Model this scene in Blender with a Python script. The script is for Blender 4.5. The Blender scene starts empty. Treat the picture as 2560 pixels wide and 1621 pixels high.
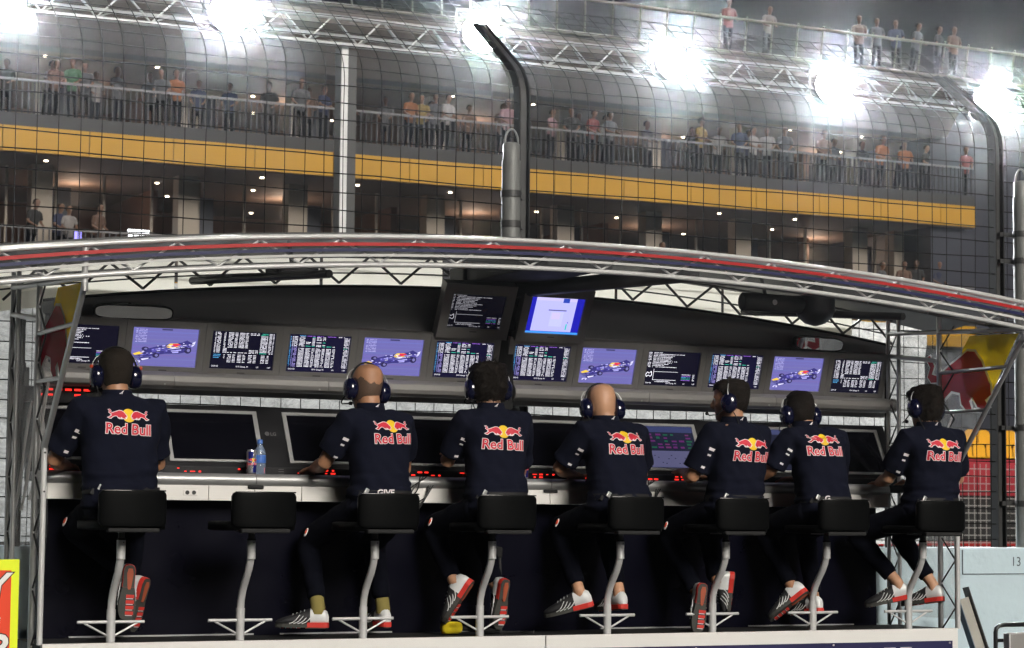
import bpy, math, random
from mathutils import Vector as V, Matrix, noise
from mathutils.bvhtree import BVHTree
random.seed(7)
PI = math.pi
scene = bpy.context.scene
col = scene.collection

# ------------------------------------------------------------------ camera
CAM = V((-3.34290, -11.11422, 0.64802))
RGT = V((0.89393144, -0.44811719, 0.00880658))
UPV = V((-0.04517967, -0.07054381, 0.99648501))
FWD = V((0.44592082, 0.89118716, 0.08330712))
FPX, PW, PH = 5700.0, 2560.0, 1621.0
cd = bpy.data.cameras.new('camera')
cam = bpy.data.objects.new('camera', cd)
col.objects.link(cam)
cam.matrix_world = Matrix(((RGT.x, UPV.x, -FWD.x, CAM.x), (RGT.y, UPV.y, -FWD.y, CAM.y),
                           (RGT.z, UPV.z, -FWD.z, CAM.z), (0, 0, 0, 1)))
cd.sensor_width = 36.0
cd.lens = FPX / PW * 36.0
cd.clip_start, cd.clip_end = 0.1, 2000
cd.dof.use_dof = True
cd.dof.focus_distance = 11.8
cd.dof.aperture_fstop = 9.0
scene.camera = cam

# ------------------------------------------------------------------ night sky and key light
world = bpy.data.worlds.new('World')
scene.world = world
world.use_nodes = True
wn = world.node_tree.nodes
sky = wn.new('ShaderNodeTexSky')
sky.sky_type = 'NISHITA'
sky.sun_disc = False
sky.sun_elevation = math.radians(-7)
sky.sun_rotation = math.radians(172)
wn['Background'].inputs['Strength'].default_value = 0.10
world.node_tree.links.new(sky.outputs[0], wn['Background'].inputs['Color'])

# the pit lane's overhead lighting, from behind and to the right of the camera
sl = bpy.data.lights.new('pit_lane_light', 'SUN')
sl.energy = 3.5
sl.angle = math.radians(22)
sl.color = (1.0, 0.945, 0.86)
so = bpy.data.objects.new('pit_lane_light', sl)
col.objects.link(so)
so.location = (4, -12, 10)
so.rotation_euler = V((-0.03, 1.0, -0.50)).to_track_quat('-Z', 'Y').to_euler()

vs = scene.view_settings
vs.view_transform = 'Standard'
vs.look = 'None'
vs.exposure = 0.0
vs.gamma = 1.0
cy = scene.cycles
cy.use_denoising = True
cy.use_light_tree = False
cy.max_bounces = 8
cy.transparent_max_bounces = 24
cy.sample_clamp_indirect = 4.0
cy.caustics_reflective = cy.caustics_refractive = False


# ------------------------------------------------------------------ helpers
def ray(x, y):
    return RGT * ((x - PW / 2) / FPX) - UPV * ((y - PH / 2) / FPX) + FWD


K = 1.06312  # photo pixels per pixel of the enlarged view the positions were read from


def atY(x, y, Y):
    d = ray(x * K, y * K)
    return CAM + d * ((Y - CAM.y) / d.y)


def atX(x, y, X):
    d = ray(x * K, y * K)
    return CAM + d * ((X - CAM.x) / d.x)


def mat(name, c, rough=0.5, metal=0.0, var=0.12, vscale=6.0, bump=0.0, bscale=40.0, emit=None, estr=0.0,
        coat=0.0, trans=0.0, alpha=1.0, stretch=(1, 1, 1), spec=0.5, rvar=0.1):
    m = bpy.data.materials.new(name)
    m.use_nodes = True
    nt = m.node_tree
    n, L = nt.nodes, nt.links
    b = n['Principled BSDF']
    b.inputs['Metallic'].default_value = metal
    b.inputs['Roughness'].default_value = rough
    b.inputs['Specular IOR Level'].default_value = spec
    b.inputs['Coat Weight'].default_value = coat
    b.inputs['Transmission Weight'].default_value = trans
    b.inputs['Alpha'].default_value = alpha
    tc = n.new('ShaderNodeTexCoord')
    mp = n.new('ShaderNodeMapping')
    mp.inputs['Scale'].default_value = stretch
    L.new(tc.outputs['Object'], mp.inputs['Vector'])
    nz = n.new('ShaderNodeTexNoise')
    nz.inputs['Scale'].default_value = vscale
    nz.inputs['Detail'].default_value = 5
    L.new(mp.outputs[0], nz.inputs['Vector'])
    mx = n.new('ShaderNodeMix')
    mx.data_type = 'RGBA'
    mx.inputs[6].default_value = (*[x * (1 - var) for x in c], 1)
    mx.inputs[7].default_value = (*[min(1, x * (1 + var)) for x in c], 1)
    L.new(nz.outputs['Fac'], mx.inputs[0])
    L.new(mx.outputs[2], b.inputs['Base Color'])
    if rvar:
        mr = n.new('ShaderNodeMapRange')
        mr.inputs['To Min'].default_value = max(0.02, rough - rvar)
        mr.inputs['To Max'].default_value = min(1, rough + rvar)
        L.new(nz.outputs['Fac'], mr.inputs['Value'])
        L.new(mr.outputs[0], b.inputs['Roughness'])
    if bump:
        n2 = n.new('ShaderNodeTexNoise')
        n2.inputs['Scale'].default_value = bscale
        n2.inputs['Detail'].default_value = 6
        L.new(mp.outputs[0], n2.inputs['Vector'])
        bp = n.new('ShaderNodeBump')
        bp.inputs['Strength'].default_value = bump
        bp.inputs['Distance'].default_value = 0.02
        L.new(n2.outputs['Fac'], bp.inputs['Height'])
        L.new(bp.outputs[0], b.inputs['Normal'])
    if emit:
        b.inputs['Emission Color'].default_value = (*emit, 1)
        b.inputs['Emission Strength'].default_value = estr
    return m


def screen_mat(name, strength):
    m = bpy.data.materials.new(name)
    m.use_nodes = True
    nt = m.node_tree
    b = nt.nodes['Principled BSDF']
    b.inputs['Base Color'].default_value = (0.01, 0.01, 0.012, 1)
    b.inputs['Roughness'].default_value = 0.25
    a = nt.nodes.new('ShaderNodeVertexColor')
    a.layer_name = 'Col'
    nt.links.new(a.outputs['Color'], b.inputs['Emission Color'])
    b.inputs['Emission Strength'].default_value = strength
    return m


def clear_mat(name, tint, opacity, rough=0.15, gloss=0.12, bump=0.0, bscale=8.0, through=0.5):
    """clear or milky plastic sheet: see-through with a diffuse share and a gloss"""
    m = bpy.data.materials.new(name)
    m.use_nodes = True
    nt = m.node_tree
    n, L = nt.nodes, nt.links
    for x in list(n):
        if x.type != 'OUTPUT_MATERIAL':
            n.remove(x)
    out = [x for x in n if x.type == 'OUTPUT_MATERIAL'][0]
    tr = n.new('ShaderNodeBsdfTransparent')
    df = n.new('ShaderNodeBsdfDiffuse')
    tl = n.new('ShaderNodeBsdfTranslucent')
    gl = n.new('ShaderNodeBsdfGlossy')
    for s in (df, tl):
        s.inputs['Color'].default_value = (*tint, 1)
    gl.inputs['Roughness'].default_value = rough
    m0, m1, m2 = [n.new('ShaderNodeMixShader') for _ in range(3)]
    m0.inputs[0].default_value = through
    L.new(df.outputs[0], m0.inputs[1])
    L.new(tl.outputs[0], m0.inputs[2])
    m1.inputs[0].default_value = opacity
    L.new(tr.outputs[0], m1.inputs[1])
    L.new(m0.outputs[0], m1.inputs[2])
    m2.inputs[0].default_value = gloss
    L.new(m1.outputs[0], m2.inputs[1])
    L.new(gl.outputs[0], m2.inputs[2])
    L.new(m2.outputs[0], out.inputs['Surface'])
    if bump:
        tc = n.new('ShaderNodeTexCoord')
        vo = n.new('ShaderNodeTexVoronoi')
        vo.inputs['Scale'].default_value = bscale
        nz = n.new('ShaderNodeTexNoise')
        nz.inputs['Scale'].default_value = bscale * 1.6
        nz.inputs['Detail'].default_value = 6
        nz.inputs['Distortion'].default_value = 1.5
        L.new(tc.outputs['Object'], nz.inputs['Vector'])
        L.new(tc.outputs['Object'], vo.inputs['Vector'])
        ad = n.new('ShaderNodeMath')
        L.new(vo.outputs['Distance'], ad.inputs[0])
        L.new(nz.outputs['Fac'], ad.inputs[1])
        bp = n.new('ShaderNodeBump')
        bp.inputs['Strength'].default_value = bump
        bp.inputs['Distance'].default_value = 0.05
        L.new(ad.outputs[0], bp.inputs['Height'])
        for s in (df, tl, gl):
            L.new(bp.outputs[0], s.inputs['Normal'])
    return m


class MB:
    """collects faces and links them as one mesh object"""

    def __init__(s):
        s.v, s.f, s.sm, s.mi, s.cur = [], [], [], [], 0
        s.col = []

    def add(s, vs, fs, smooth=False, c=None):
        o = len(s.v)
        s.v += [tuple(x) for x in vs]
        for f in fs:
            s.f.append(tuple(i + o for i in f))
            s.sm.append(smooth)
            s.mi.append(s.cur)
            s.col.append(c)
        return s

    def box(s, c, d, R=None):
        c = V(c)
        hx, hy, hz = [q / 2 for q in d]
        vs = [V((x, y, z)) for x in (-hx, hx) for y in (-hy, hy) for z in (-hz, hz)]
        if R:
            vs = [R @ q for q in vs]
        return s.add([c + q for q in vs], [(0, 1, 3, 2), (4, 6, 7, 5), (0, 4, 5, 1), (2, 3, 7, 6), (0, 2, 6, 4), (1, 5, 7, 3)])

    def box2(s, a, b):
        return s.box([(p + q) / 2 for p, q in zip(a, b)], [abs(q - p) for p, q in zip(a, b)])

    def tube(s, pts, r, n=10, caps=True, flat=1.0):
        pts = [V(p) for p in pts]
        rr = r if isinstance(r, (list, tuple)) else [r] * len(pts)
        vs, up = [], None
        for i, p in enumerate(pts):
            t = (pts[min(i + 1, len(pts) - 1)] - pts[max(i - 1, 0)]).normalized()
            if up is None:
                a = V((0, 0, 1)) if abs(t.z) < 0.9 else V((1, 0, 0))
                u = t.cross(a).normalized()
            else:
                u = (up - t * up.dot(t)).normalized()
            up = u
            w = t.cross(u)
            for k in range(n):
                a = 2 * PI * k / n
                vs.append(p + (u * math.cos(a) + w * math.sin(a) * flat) * rr[i])
        fs = [(i * n + k, i * n + (k + 1) % n, (i + 1) * n + (k + 1) % n, (i + 1) * n + k)
              for i in range(len(pts) - 1) for k in range(n)]
        s.add(vs, fs, True)
        if caps:
            m = (len(pts) - 1) * n
            s.add(vs[:n], [tuple(range(n - 1, -1, -1))])
            s.add(vs[m:], [tuple(range(n))])
        return s

    def loft(s, rings, smooth=True, caps=True):
        n = len(rings[0])
        vs = [p for r in rings for p in r]
        fs = [(i * n + k, i * n + (k + 1) % n, (i + 1) * n + (k + 1) % n, (i + 1) * n + k)
              for i in range(len(rings) - 1) for k in range(n)]
        s.add(vs, fs, smooth)
        if caps:
            s.add(rings[0], [tuple(range(n - 1, -1, -1))])
            s.add(rings[-1], [tuple(range(n))])
        return s

    def lathe(s, prof, o, ax=(0, 0, 1), n=16):
        o, ax = V(o), V(ax).normalized()
        a = V((1, 0, 0)) if abs(ax.x) < 0.9 else V((0, 1, 0))
        u = ax.cross(a).normalized()
        w = ax.cross(u)
        rings = [[o + ax * h + (u * math.cos(2 * PI * k / n) + w * math.sin(2 * PI * k / n)) * r for k in range(n)] for r, h in prof]
        return s.loft(rings)

    def prism(s, poly, o, u, w, d):
        """polygon in the plane o + u*x + w*y pushed along vector d"""
        o, u, w, d = V(o), V(u), V(w), V(d)
        a = [o + u * x + w * y for x, y in poly]
        b = [p + d for p in a]
        n = len(a)
        s.add(a + b, [tuple(range(n)), tuple(range(2 * n - 1, n - 1, -1))] + [(i, i + n, (i + 1) % n + n, (i + 1) % n) for i in range(n)])
        return s

    def ell(s, c, r, R=None, n=14, m=10):
        c = V(c)
        R = R or Matrix.Identity(3)
        rings = []
        for j in range(1, m):
            t = PI * j / m
            rings.append([c + R @ V((r[0] * math.sin(t) * math.cos(2 * PI * k / n), r[1] * math.sin(t) * math.sin(2 * PI * k / n), -r[2] * math.cos(t))) for k in range(n)])
        return s.loft(rings)

    def mesh(s, name, org=(0, 0, 0)):
        org = V(org)
        me = bpy.data.meshes.new(name)
        me.from_pydata([tuple(V(p) - org) for p in s.v], [], s.f)
        me.polygons.foreach_set('use_smooth', s.sm)
        me.polygons.foreach_set('material_index', s.mi)
        if any(c is not None for c in s.col):
            at = me.color_attributes.new('Col', 'FLOAT_COLOR', 'CORNER')
            data = []
            for p, c in zip(me.polygons, s.col):
                data += list((*(c or (0, 0, 0)), 1.0)) * p.loop_total
            at.data.foreach_set('color', data)
        me.update()
        return me

    def build(s, name, m, parent=None, org=(0, 0, 0), bevel=0.0, fix=False):
        me = s.mesh(name, org)
        if fix:
            import bmesh
            bm = bmesh.new()
            bm.from_mesh(me)
            bmesh.ops.recalc_face_normals(bm, faces=bm.faces)
            bm.to_mesh(me)
            bm.free()
        return link(name, me, m, parent, None if parent else org, bevel)


def link(name, me, m, parent=None, loc=None, bevel=0.0):
    for x in (m if isinstance(m, (list, tuple)) else [m]):
        me.materials.append(x)
    o = bpy.data.objects.new(name, me)
    col.objects.link(o)
    if parent:
        o.parent = parent
    if loc is not None:
        o.location = loc
    if bevel:
        b = o.modifiers.new('bevel', 'BEVEL')
        b.width = bevel
        b.segments = 2
        b.limit_method = 'ANGLE'
    return o


def tag(o, label, cat=None, group=None, kind=None):
    if label:
        o['label'] = label
    if cat:
        o['category'] = cat
    if group:
        o['group'] = group
    if kind:
        o['kind'] = kind
    return o


def thing(name, label, cat, loc=(0, 0, 0), group=None, rot=None):
    o = bpy.data.objects.new(name, None)
    col.objects.link(o)
    o.location = loc
    o.empty_display_size = 0.1
    if rot is not None:
        o.rotation_euler = rot
    return tag(o, label, cat, group)


def dup(root, loc, label, group=None, rot=None):
    r = root.copy()
    col.objects.link(r)
    r.location = loc
    if rot is not None:
        r.rotation_euler = rot
    r['label'] = label
    if group:
        r['group'] = group
    for ch in list(root.children):
        c = ch.copy()
        col.objects.link(c)
        c.parent = r
        for g in ch.children:
            d = g.copy()
            col.objects.link(d)
            d.parent = c
    return r


def text2d(body, size, offset=0.0, align='CENTER', shear=0.0):
    cu = bpy.data.curves.new('t', 'FONT')
    cu.body = body
    cu.size = size
    cu.offset = offset
    cu.align_x = align
    cu.shear = shear
    cu.resolution_u = 3
    cu.fill_mode = 'FRONT'
    o = bpy.data.objects.new('t', cu)
    col.objects.link(o)
    dg = bpy.context.evaluated_depsgraph_get()
    me = bpy.data.meshes.new_from_object(o.evaluated_get(dg))
    me.calc_loop_triangles()
    vs = [(v.co.x, v.co.y) for v in me.vertices]
    fs = [tuple(t.vertices) for t in me.loop_triangles]
    bpy.data.objects.remove(o)
    bpy.data.meshes.remove(me)
    return vs, fs


def put_text(mb, t, o, u, w, c=None):
    o, u, w = V(o), V(u), V(w)
    mb.add([o + u * x + w * y for x, y in t[0]], t[1], c=c)
    return mb


ORD = ['first', 'second', 'third', 'fourth', 'fifth', 'sixth', 'seventh', 'eighth', 'ninth', 'tenth', 'eleventh', 'twelfth', 'thirteenth',
       'fourteenth', 'fifteenth', 'sixteenth', 'seventeenth', 'eighteenth', 'nineteenth', 'twentieth']

# ------------------------------------------------------------------ materials
ALU = mat('brushed_aluminium', (0.50, 0.50, 0.50), 0.36, 0.7, 0.1, 14, stretch=(1, 6, 6))
ALUW = mat('satin_silver_paint', (0.62, 0.62, 0.62), 0.38, 0.3, 0.08, 10)
WHITE = mat('white_laminate', (0.72, 0.70, 0.67), 0.45, 0, 0.05, 3)
PLINTH = mat('white_painted_plinth', (0.74, 0.73, 0.71), 0.5, 0, 0.05, 2.5, bump=0.05, bscale=60)
BLACK = mat('black_laminate', (0.006, 0.006, 0.008), 0.35, 0, 0.2, 8)
BLACKM = mat('matt_black', (0.006, 0.006, 0.0065), 0.75, 0, 0.3, 8)
PIPE = mat('shiny_black_piping', (0.012, 0.012, 0.012), 0.18, spec=1.0)
LEATHER = mat('black_leather', (0.0035, 0.0038, 0.004), 0.5, 0, 0.2, 9, bump=0.05, bscale=160, spec=0.05)
NAVYP = mat('dark_navy_panel', (0.0018, 0.0018, 0.006), 0.3, 0, 0.3, 5, spec=0.15)
NAVYB = mat('navy_banner', (0.012, 0.012, 0.07), 0.5, 0, 0.2, 4)
FLOOR = mat('black_rubber_floor', (0.010, 0.010, 0.011), 0.65, 0, 0.3, 30, bump=0.2, bscale=200)
GREYH = mat('grey_monitor_housing', (0.30, 0.29, 0.28), 0.42, 0.2, 0.08, 5)
GREYB = mat('grey_backboard', (0.48, 0.48, 0.485), 0.35, 0.1, 0.12, 3, stretch=(0.6, 4, 9))
GREYR = mat('grey_roof_lining', (0.05, 0.05, 0.05), 0.6, 0, 0.15, 3)
CREAM = clear_mat('cream_roof_light_sheet', (0.97, 0.94, 0.86), 0.98, 0.4, 0.02, through=0.85)
GLASSY = clear_mat('clear_fascia_sheet', (0.5, 0.52, 0.55), 0.05, 0.08, 0.03)
VINYL = clear_mat('clear_vinyl_side_sheet', (0.75, 0.76, 0.72), 0.24, 0.06, 0.13, 0.55, 3.0)
VINYLY = clear_mat('yellow_vinyl_print', (0.95, 0.64, 0.008), 0.96, 0.2, 0.03, through=0.4)
VINYLR = clear_mat('red_vinyl_print', (0.42, 0.012, 0.03), 0.92, 0.2, 0.04)
VINYLW = clear_mat('white_vinyl_print', (0.75, 0.72, 0.72), 0.9, 0.2, 0.04)
RED = mat('red_stripe', (0.40, 0.008, 0.008), 0.45, 0, 0.06, 5)
NAVYS = mat('navy_stripe', (0.012, 0.014, 0.07), 0.45, 0, 0.06, 5)
WSTRIPE = mat('white_stripe', (0.52, 0.52, 0.51), 0.45, 0, 0.05, 5)
STEELD = mat('dark_grey_steel', (0.06, 0.06, 0.06), 0.5, 0.6, 0.2, 10)
WIRE = mat('black_fence_cable', (0.004, 0.0038, 0.0035), 0.75, 0, 0.2, 30, spec=0.1)
WIREW = mat('galvanised_mesh', (0.5, 0.5, 0.48), 0.5, 0.6, 0.2, 30)
GALV = mat('galvanised_steel_pole', (0.18, 0.185, 0.18), 0.55, 0.3, 0.22, 5, bump=0.1, bscale=30)
PITWALL = mat('pale_blue_concrete', (0.50, 0.62, 0.68), 0.75, 0, 0.14, 3.5, bump=0.25, bscale=25)
ASPHALT = mat('asphalt', (0.045, 0.045, 0.047), 0.9, 0, 0.25, 1.2, bump=0.4, bscale=90)
FOIL = None
SKINA = mat('skin_light', (0.50, 0.27, 0.16), 0.5, 0, 0.12, 25, bump=0.08, bscale=220)
SKINB = mat('skin_tan', (0.40, 0.20, 0.11), 0.5, 0, 0.12, 25, bump=0.08, bscale=220)
SHIRT = mat('navy_polo_fabric', (0.0062, 0.0074, 0.017), 0.9, 0, 0.2, 9, bump=0.35, bscale=500, spec=0.12)
TROUS = mat('dark_navy_trousers', (0.0035, 0.004, 0.008), 0.95, 0, 0.25, 9, bump=0.3, bscale=400, spec=0.08)
HAIRD = mat('dark_brown_hair', (0.010, 0.007, 0.005), 0.6, 0, 0.4, 60, bump=0.5, bscale=120, stretch=(3, 3, 1), spec=0.2)
HAIRG = mat('grey_brown_hair', (0.026, 0.020, 0.015), 0.7, 0, 0.4, 60, bump=0.5, bscale=140, stretch=(3, 3, 1), spec=0.2)
HAIRS = mat('shaved_stubble', (0.10, 0.06, 0.04), 0.7, 0, 0.35, 120)
NAVYG = mat('glossy_navy_plastic', (0.004, 0.005, 0.022), 0.16, 0, 0.1, 8, coat=0.6)
ORANGE = mat('orange_plastic', (0.65, 0.07, 0.02), 0.4)
LRED = mat('logo_red', (0.62, 0.02, 0.045), 0.6, 0, 0.05, 30)
LYEL = mat('logo_yellow', (0.85, 0.56, 0.01), 0.6, 0, 0.05, 30)
LWHITE = mat('logo_white', (0.78, 0.72, 0.74), 0.6, 0, 0.05, 30)
SHOEW = mat('silver_white_shoe_leather', (0.66, 0.67, 0.67), 0.4, 0.05, 0.08, 40)
SHOEB = mat('black_shoe_mesh', (0.015, 0.015, 0.017), 0.6, 0, 0.2, 60)
SOLER = mat('red_sole_rubber', (0.58, 0.035, 0.025), 0.5, 0, 0.1, 30)
SOLEG = mat('dark_grey_sole_rubber', (0.045, 0.045, 0.04), 0.7, 0, 0.25, 40)
SOLEO = mat('orange_brown_sole_insert', (0.36, 0.08, 0.035), 0.55, 0, 0.25, 30)
SOCK = mat('ochre_sock', (0.22, 0.18, 0.05), 0.9)
YELP = mat('yellow_cladding', (0.42, 0.22, 0.001), 0.55, 0, 0.16, 0.5)
SLAB = mat('dark_grey_slab_edge', (0.016, 0.016, 0.017), 0.6, 0, 0.2, 0.6)
EAVE = mat('warm_grey_soffit', (0.075, 0.062, 0.053), 0.7, 0, 0.1, 0.4)
COLM = mat('cream_column', (0.26, 0.22, 0.18), 0.7, 0, 0.08, 0.6)
INNER = mat('brown_interior_wall', (0.12, 0.07, 0.05), 0.8, 0, 0.3, 0.35)
CEIL = mat('warm_brown_ceiling', (0.16, 0.115, 0.09), 0.8, 0, 0.15, 0.4)
BALU = mat('dark_railing_paint', (0.030, 0.028, 0.032), 0.5, 0.3, 0.1, 2)
RAILM = mat('grey_railing_paint', (0.13, 0.125, 0.13), 0.5, 0.3, 0.1, 2)
DARKDOOR = mat('dark_door', (0.02, 0.022, 0.035), 0.5)
ROOFRAIL = mat('cream_roof_railing', (0.17, 0.16, 0.13), 0.5, 0, 0.05, 1)
DLIGHT = mat('downlight_lens', (0.9, 0.85, 0.75), 0.4, emit=(1.0, 0.86, 0.62), estr=14.0)
FLOODM = mat('floodlight_lens', (0.9, 0.9, 0.9), 0.4, emit=(0.93, 0.98, 1.0), estr=400.0)
SCREEN = screen_mat('screen_image', 1.45)
SCREEND = screen_mat('dim_screen_image', 0.5)
OFFSCR = mat('dark_display_glass', (0.004, 0.004, 0.007), 0.12, 0, 0.2, 4)
FRAMES = mat('silver_display_bezel', (0.42, 0.42, 0.42), 0.4, 0.5, 0.06, 8)
LED = mat('red_led', (0.4, 0.01, 0.01), 0.4, emit=(1.0, 0.03, 0.02), estr=1.6)
MIRROR = mat('mirror_glass', (0.85, 0.86, 0.85), 0.03, 1.0, 0.02, 3, rvar=0)
BOTTLE = mat('clear_blue_bottle', (0.55, 0.70, 0.95), 0.08, 0, 0.02, 5, trans=0.75)
BLUECAP = mat('blue_bottle_cap', (0.06, 0.16, 0.5), 0.4)
CANB = mat('can_blue', (0.015, 0.025, 0.22), 0.3, 0.5, 0.05, 8)
CANS = mat('can_silver', (0.62, 0.62, 0.66), 0.28, 0.8, 0.05, 8)
MICY = mat('yellow_foam', (0.80, 0.62, 0.01), 0.85, 0, 0.08, 60, bump=0.5, bscale=200)
NEON = mat('neon_yellow_vinyl', (0.78, 0.90, 0.01), 0.5, 0, 0.05, 6)
SIGNR = mat('orange_red_sign_face', (0.78, 0.05, 0.008), 0.5, 0, 0.08, 6)
SIGNW = mat('white_sign_print', (0.8, 0.8, 0.78), 0.5)
STEELP = mat('bare_steel_plate', (0.36, 0.35, 0.31), 0.55, 0.4, 0.25, 6, bump=0.15, bscale=20)
BLUEST = mat('blue_grey_steel', (0.11, 0.16, 0.22), 0.5, 0.2, 0.2, 6)
SEATY = mat('yellow_stadium_seat', (0.72, 0.36, 0.01), 0.45)
REDB = mat('red_board', (0.36, 0.02, 0.035), 0.6, 0, 0.2, 2)
PEN = mat('marker_pen', (0.08, 0.10, 0.12), 0.8)


def foil_mat():
    m = bpy.data.materials.new('crumpled_plastic_sheeting')
    m.use_nodes = True
    nt = m.node_tree
    n, L = nt.nodes, nt.links
    b = n['Principled BSDF']
    tc = n.new('ShaderNodeTexCoord')
    mp = n.new('ShaderNodeMapping')
    mp.inputs['Scale'].default_value = (1.0, 1.0, 1.6)
    L.new(tc.outputs['Object'], mp.inputs['Vector'])
    nz = n.new('ShaderNodeTexNoise')
    nz.inputs['Scale'].default_value = 7.0
    nz.inputs['Detail'].default_value = 8
    nz.inputs['Roughness'].default_value = 0.6
    nz.inputs['Distortion'].default_value = 2.2
    L.new(mp.outputs[0], nz.inputs['Vector'])
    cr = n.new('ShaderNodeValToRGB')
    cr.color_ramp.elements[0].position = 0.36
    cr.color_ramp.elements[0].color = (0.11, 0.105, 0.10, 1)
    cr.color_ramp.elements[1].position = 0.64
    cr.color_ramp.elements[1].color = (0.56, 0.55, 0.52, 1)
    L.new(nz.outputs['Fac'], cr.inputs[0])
    L.new(cr.outputs[0], b.inputs['Base Color'])
    b.inputs['Roughness'].default_value = 0.28
    b.inputs['Metallic'].default_value = 0.25
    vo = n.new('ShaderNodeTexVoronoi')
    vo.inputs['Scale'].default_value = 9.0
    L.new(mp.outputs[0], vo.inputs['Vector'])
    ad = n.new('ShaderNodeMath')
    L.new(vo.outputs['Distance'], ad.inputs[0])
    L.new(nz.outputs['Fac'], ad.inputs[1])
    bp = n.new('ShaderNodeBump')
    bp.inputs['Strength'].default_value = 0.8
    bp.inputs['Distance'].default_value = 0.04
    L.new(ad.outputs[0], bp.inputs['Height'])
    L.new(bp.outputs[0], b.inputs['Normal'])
    # thin sheet: some of the light from the track side comes through
    tl = n.new('ShaderNodeBsdfTranslucent')
    tl.inputs['Color'].default_value = (0.8, 0.79, 0.75, 1)
    L.new(bp.outputs[0], tl.inputs['Normal'])
    mx = n.new('ShaderNodeMixShader')
    mx.inputs[0].default_value = 0.16
    out = [x for x in n if x.type == 'OUTPUT_MATERIAL'][0]
    L.new(b.outputs[0], mx.inputs[1])
    L.new(tl.outputs[0], mx.inputs[2])
    L.new(mx.outputs[0], out.inputs['Surface'])
    return m


FOIL = foil_mat()

# ------------------------------------------------------------------ logo shapes (flat, to be laid on cloth or sheet)
BULL = [(0.0, 0.0), (0.10, -0.03), (0.2, 0.16), (0.36, 0.30), (0.50, 0.26), (0.52, 0.08), (0.60, -0.02), (0.70, -0.02), (0.66, 0.12), (0.72, 0.18),
        (0.80, 0.02), (0.90, -0.02), (0.99, 0.02), (0.93, 0.12), (1.03, 0.20), (1.02, 0.36), (0.96, 0.52), (0.88, 0.74), (0.76, 0.90), (0.62, 0.92),
        (0.46, 0.80), (0.30, 0.68), (0.17, 0.58), (0.12, 0.44), (0.17, 0.32), (0.06, 0.16), (-0.06, 0.05)]
TAIL = [(0.17, 0.56), (0.06, 0.56), (0.0, 0.66), (0.05, 0.82), (-0.03, 0.98), (0.05, 1.02), (0.13, 0.84), (0.08, 0.70), (0.18, 0.66)]


def grow(poly, d):
    """polygon pushed outward by d (simple miter, limited)"""
    n = len(poly)
    area = sum(poly[i][0] * poly[(i + 1) % n][1] - poly[(i + 1) % n][0] * poly[i][1] for i in range(n))
    sg = 1 if area > 0 else -1
    out = []
    for i in range(n):
        a, b, c = V(poly[i - 1]), V(poly[i]), V(poly[(i + 1) % n])
        e1, e2 = (b - a).normalized(), (c - b).normalized()
        n1, n2 = V((e1.y, -e1.x)) * sg, V((e2.y, -e2.x)) * sg
        m = n1 + n2
        m = m.normalized() if m.length > 1e-4 else n1
        k = min(1.6, 1 / max(0.3, m.dot(n1)))
        out.append(tuple(b + m * d * k))
    return out


def tri_poly(poly):
    from mathutils.geometry import tessellate_polygon
    return poly, [tuple(t) for t in tessellate_polygon([[V((x, y, 0)) for x, y in poly]])]


def disc(cx, cy_, rx, ry, n=28):
    return [(cx + rx * math.cos(2 * PI * i / n), cy_ + ry * math.sin(2 * PI * i / n)) for i in range(n)]


def emblem_layers():
    """list of (layer height, material index, verts, tris): 0 red 1 yellow 2 white"""
    out = []
    bw, bh, y0 = 0.092, 0.046, 0.021
    out.append((0, 1, *tri_poly(disc(0.0, 0.039, 0.037, 0.037))))
    for sgn in (-1, 1):
        # the bull charges towards the sun in the middle
        def tf(p):
            return [(sgn * (0.108 - x * bw), y0 + y * bh) for x, y in p]
        for shp in (BULL, TAIL):
            q = tf(shp)
            out.append((1, 2, *tri_poly(grow(q, 0.0035 if shp is BULL else 0.0022))))
            out.append((2, 0, *tri_poly(q)))
        leg = tf([(0.50, 0.10), (0.58, -0.08), (0.74, -0.10), (0.86, -0.06), (0.80, 0.06), (0.64, 0.02), (0.58, 0.14)])
        out.append((3, 2, *tri_poly(leg)))
    vs, fs = text2d('Red Bull', 0.080, 0.0046)
    sx = 0.258 / (max(v[0] for v in vs) - min(v[0] for v in vs))
    out.append((1, 2, [(x * sx, y - 0.062) for x, y in vs], fs))
    vs, fs = text2d('Red Bull', 0.080, 0.0016)
    out.append((2, 0, [(x * sx, y - 0.062) for x, y in vs], fs))
    return out


def subdiv(vs, fs, L):
    vs = list(vs)
    out, st, cache = [], list(fs), {}
    while st:
        a, b, c = st.pop()
        e = sorted([((V(vs[p]) - V(vs[q])).length, p, q, r) for p, q, r in ((a, b, c), (b, c, a), (c, a, b))])[-1]
        if e[0] <= L:
            out.append((a, b, c))
            continue
        _, p, q, r = e
        key = (min(p, q), max(p, q))
        if key not in cache:
            cache[key] = len(vs)
            vs.append(tuple((V(vs[p]) + V(vs[q])) / 2))
        m = cache[key]
        st += [(p, m, r), (m, q, r)]
    return vs, out


EMB = [(h, mi, *subdiv(v, f, 0.022)) for h, mi, v, f in emblem_layers()]

# ================================================================== SETTING
g = MB().box2((-150, -150, -1.6), (170, 150, -1.5)).build('ground', ASPHALT)
tag(g, 'dark asphalt pit lane and track surface under everything', kind='structure')

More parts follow.
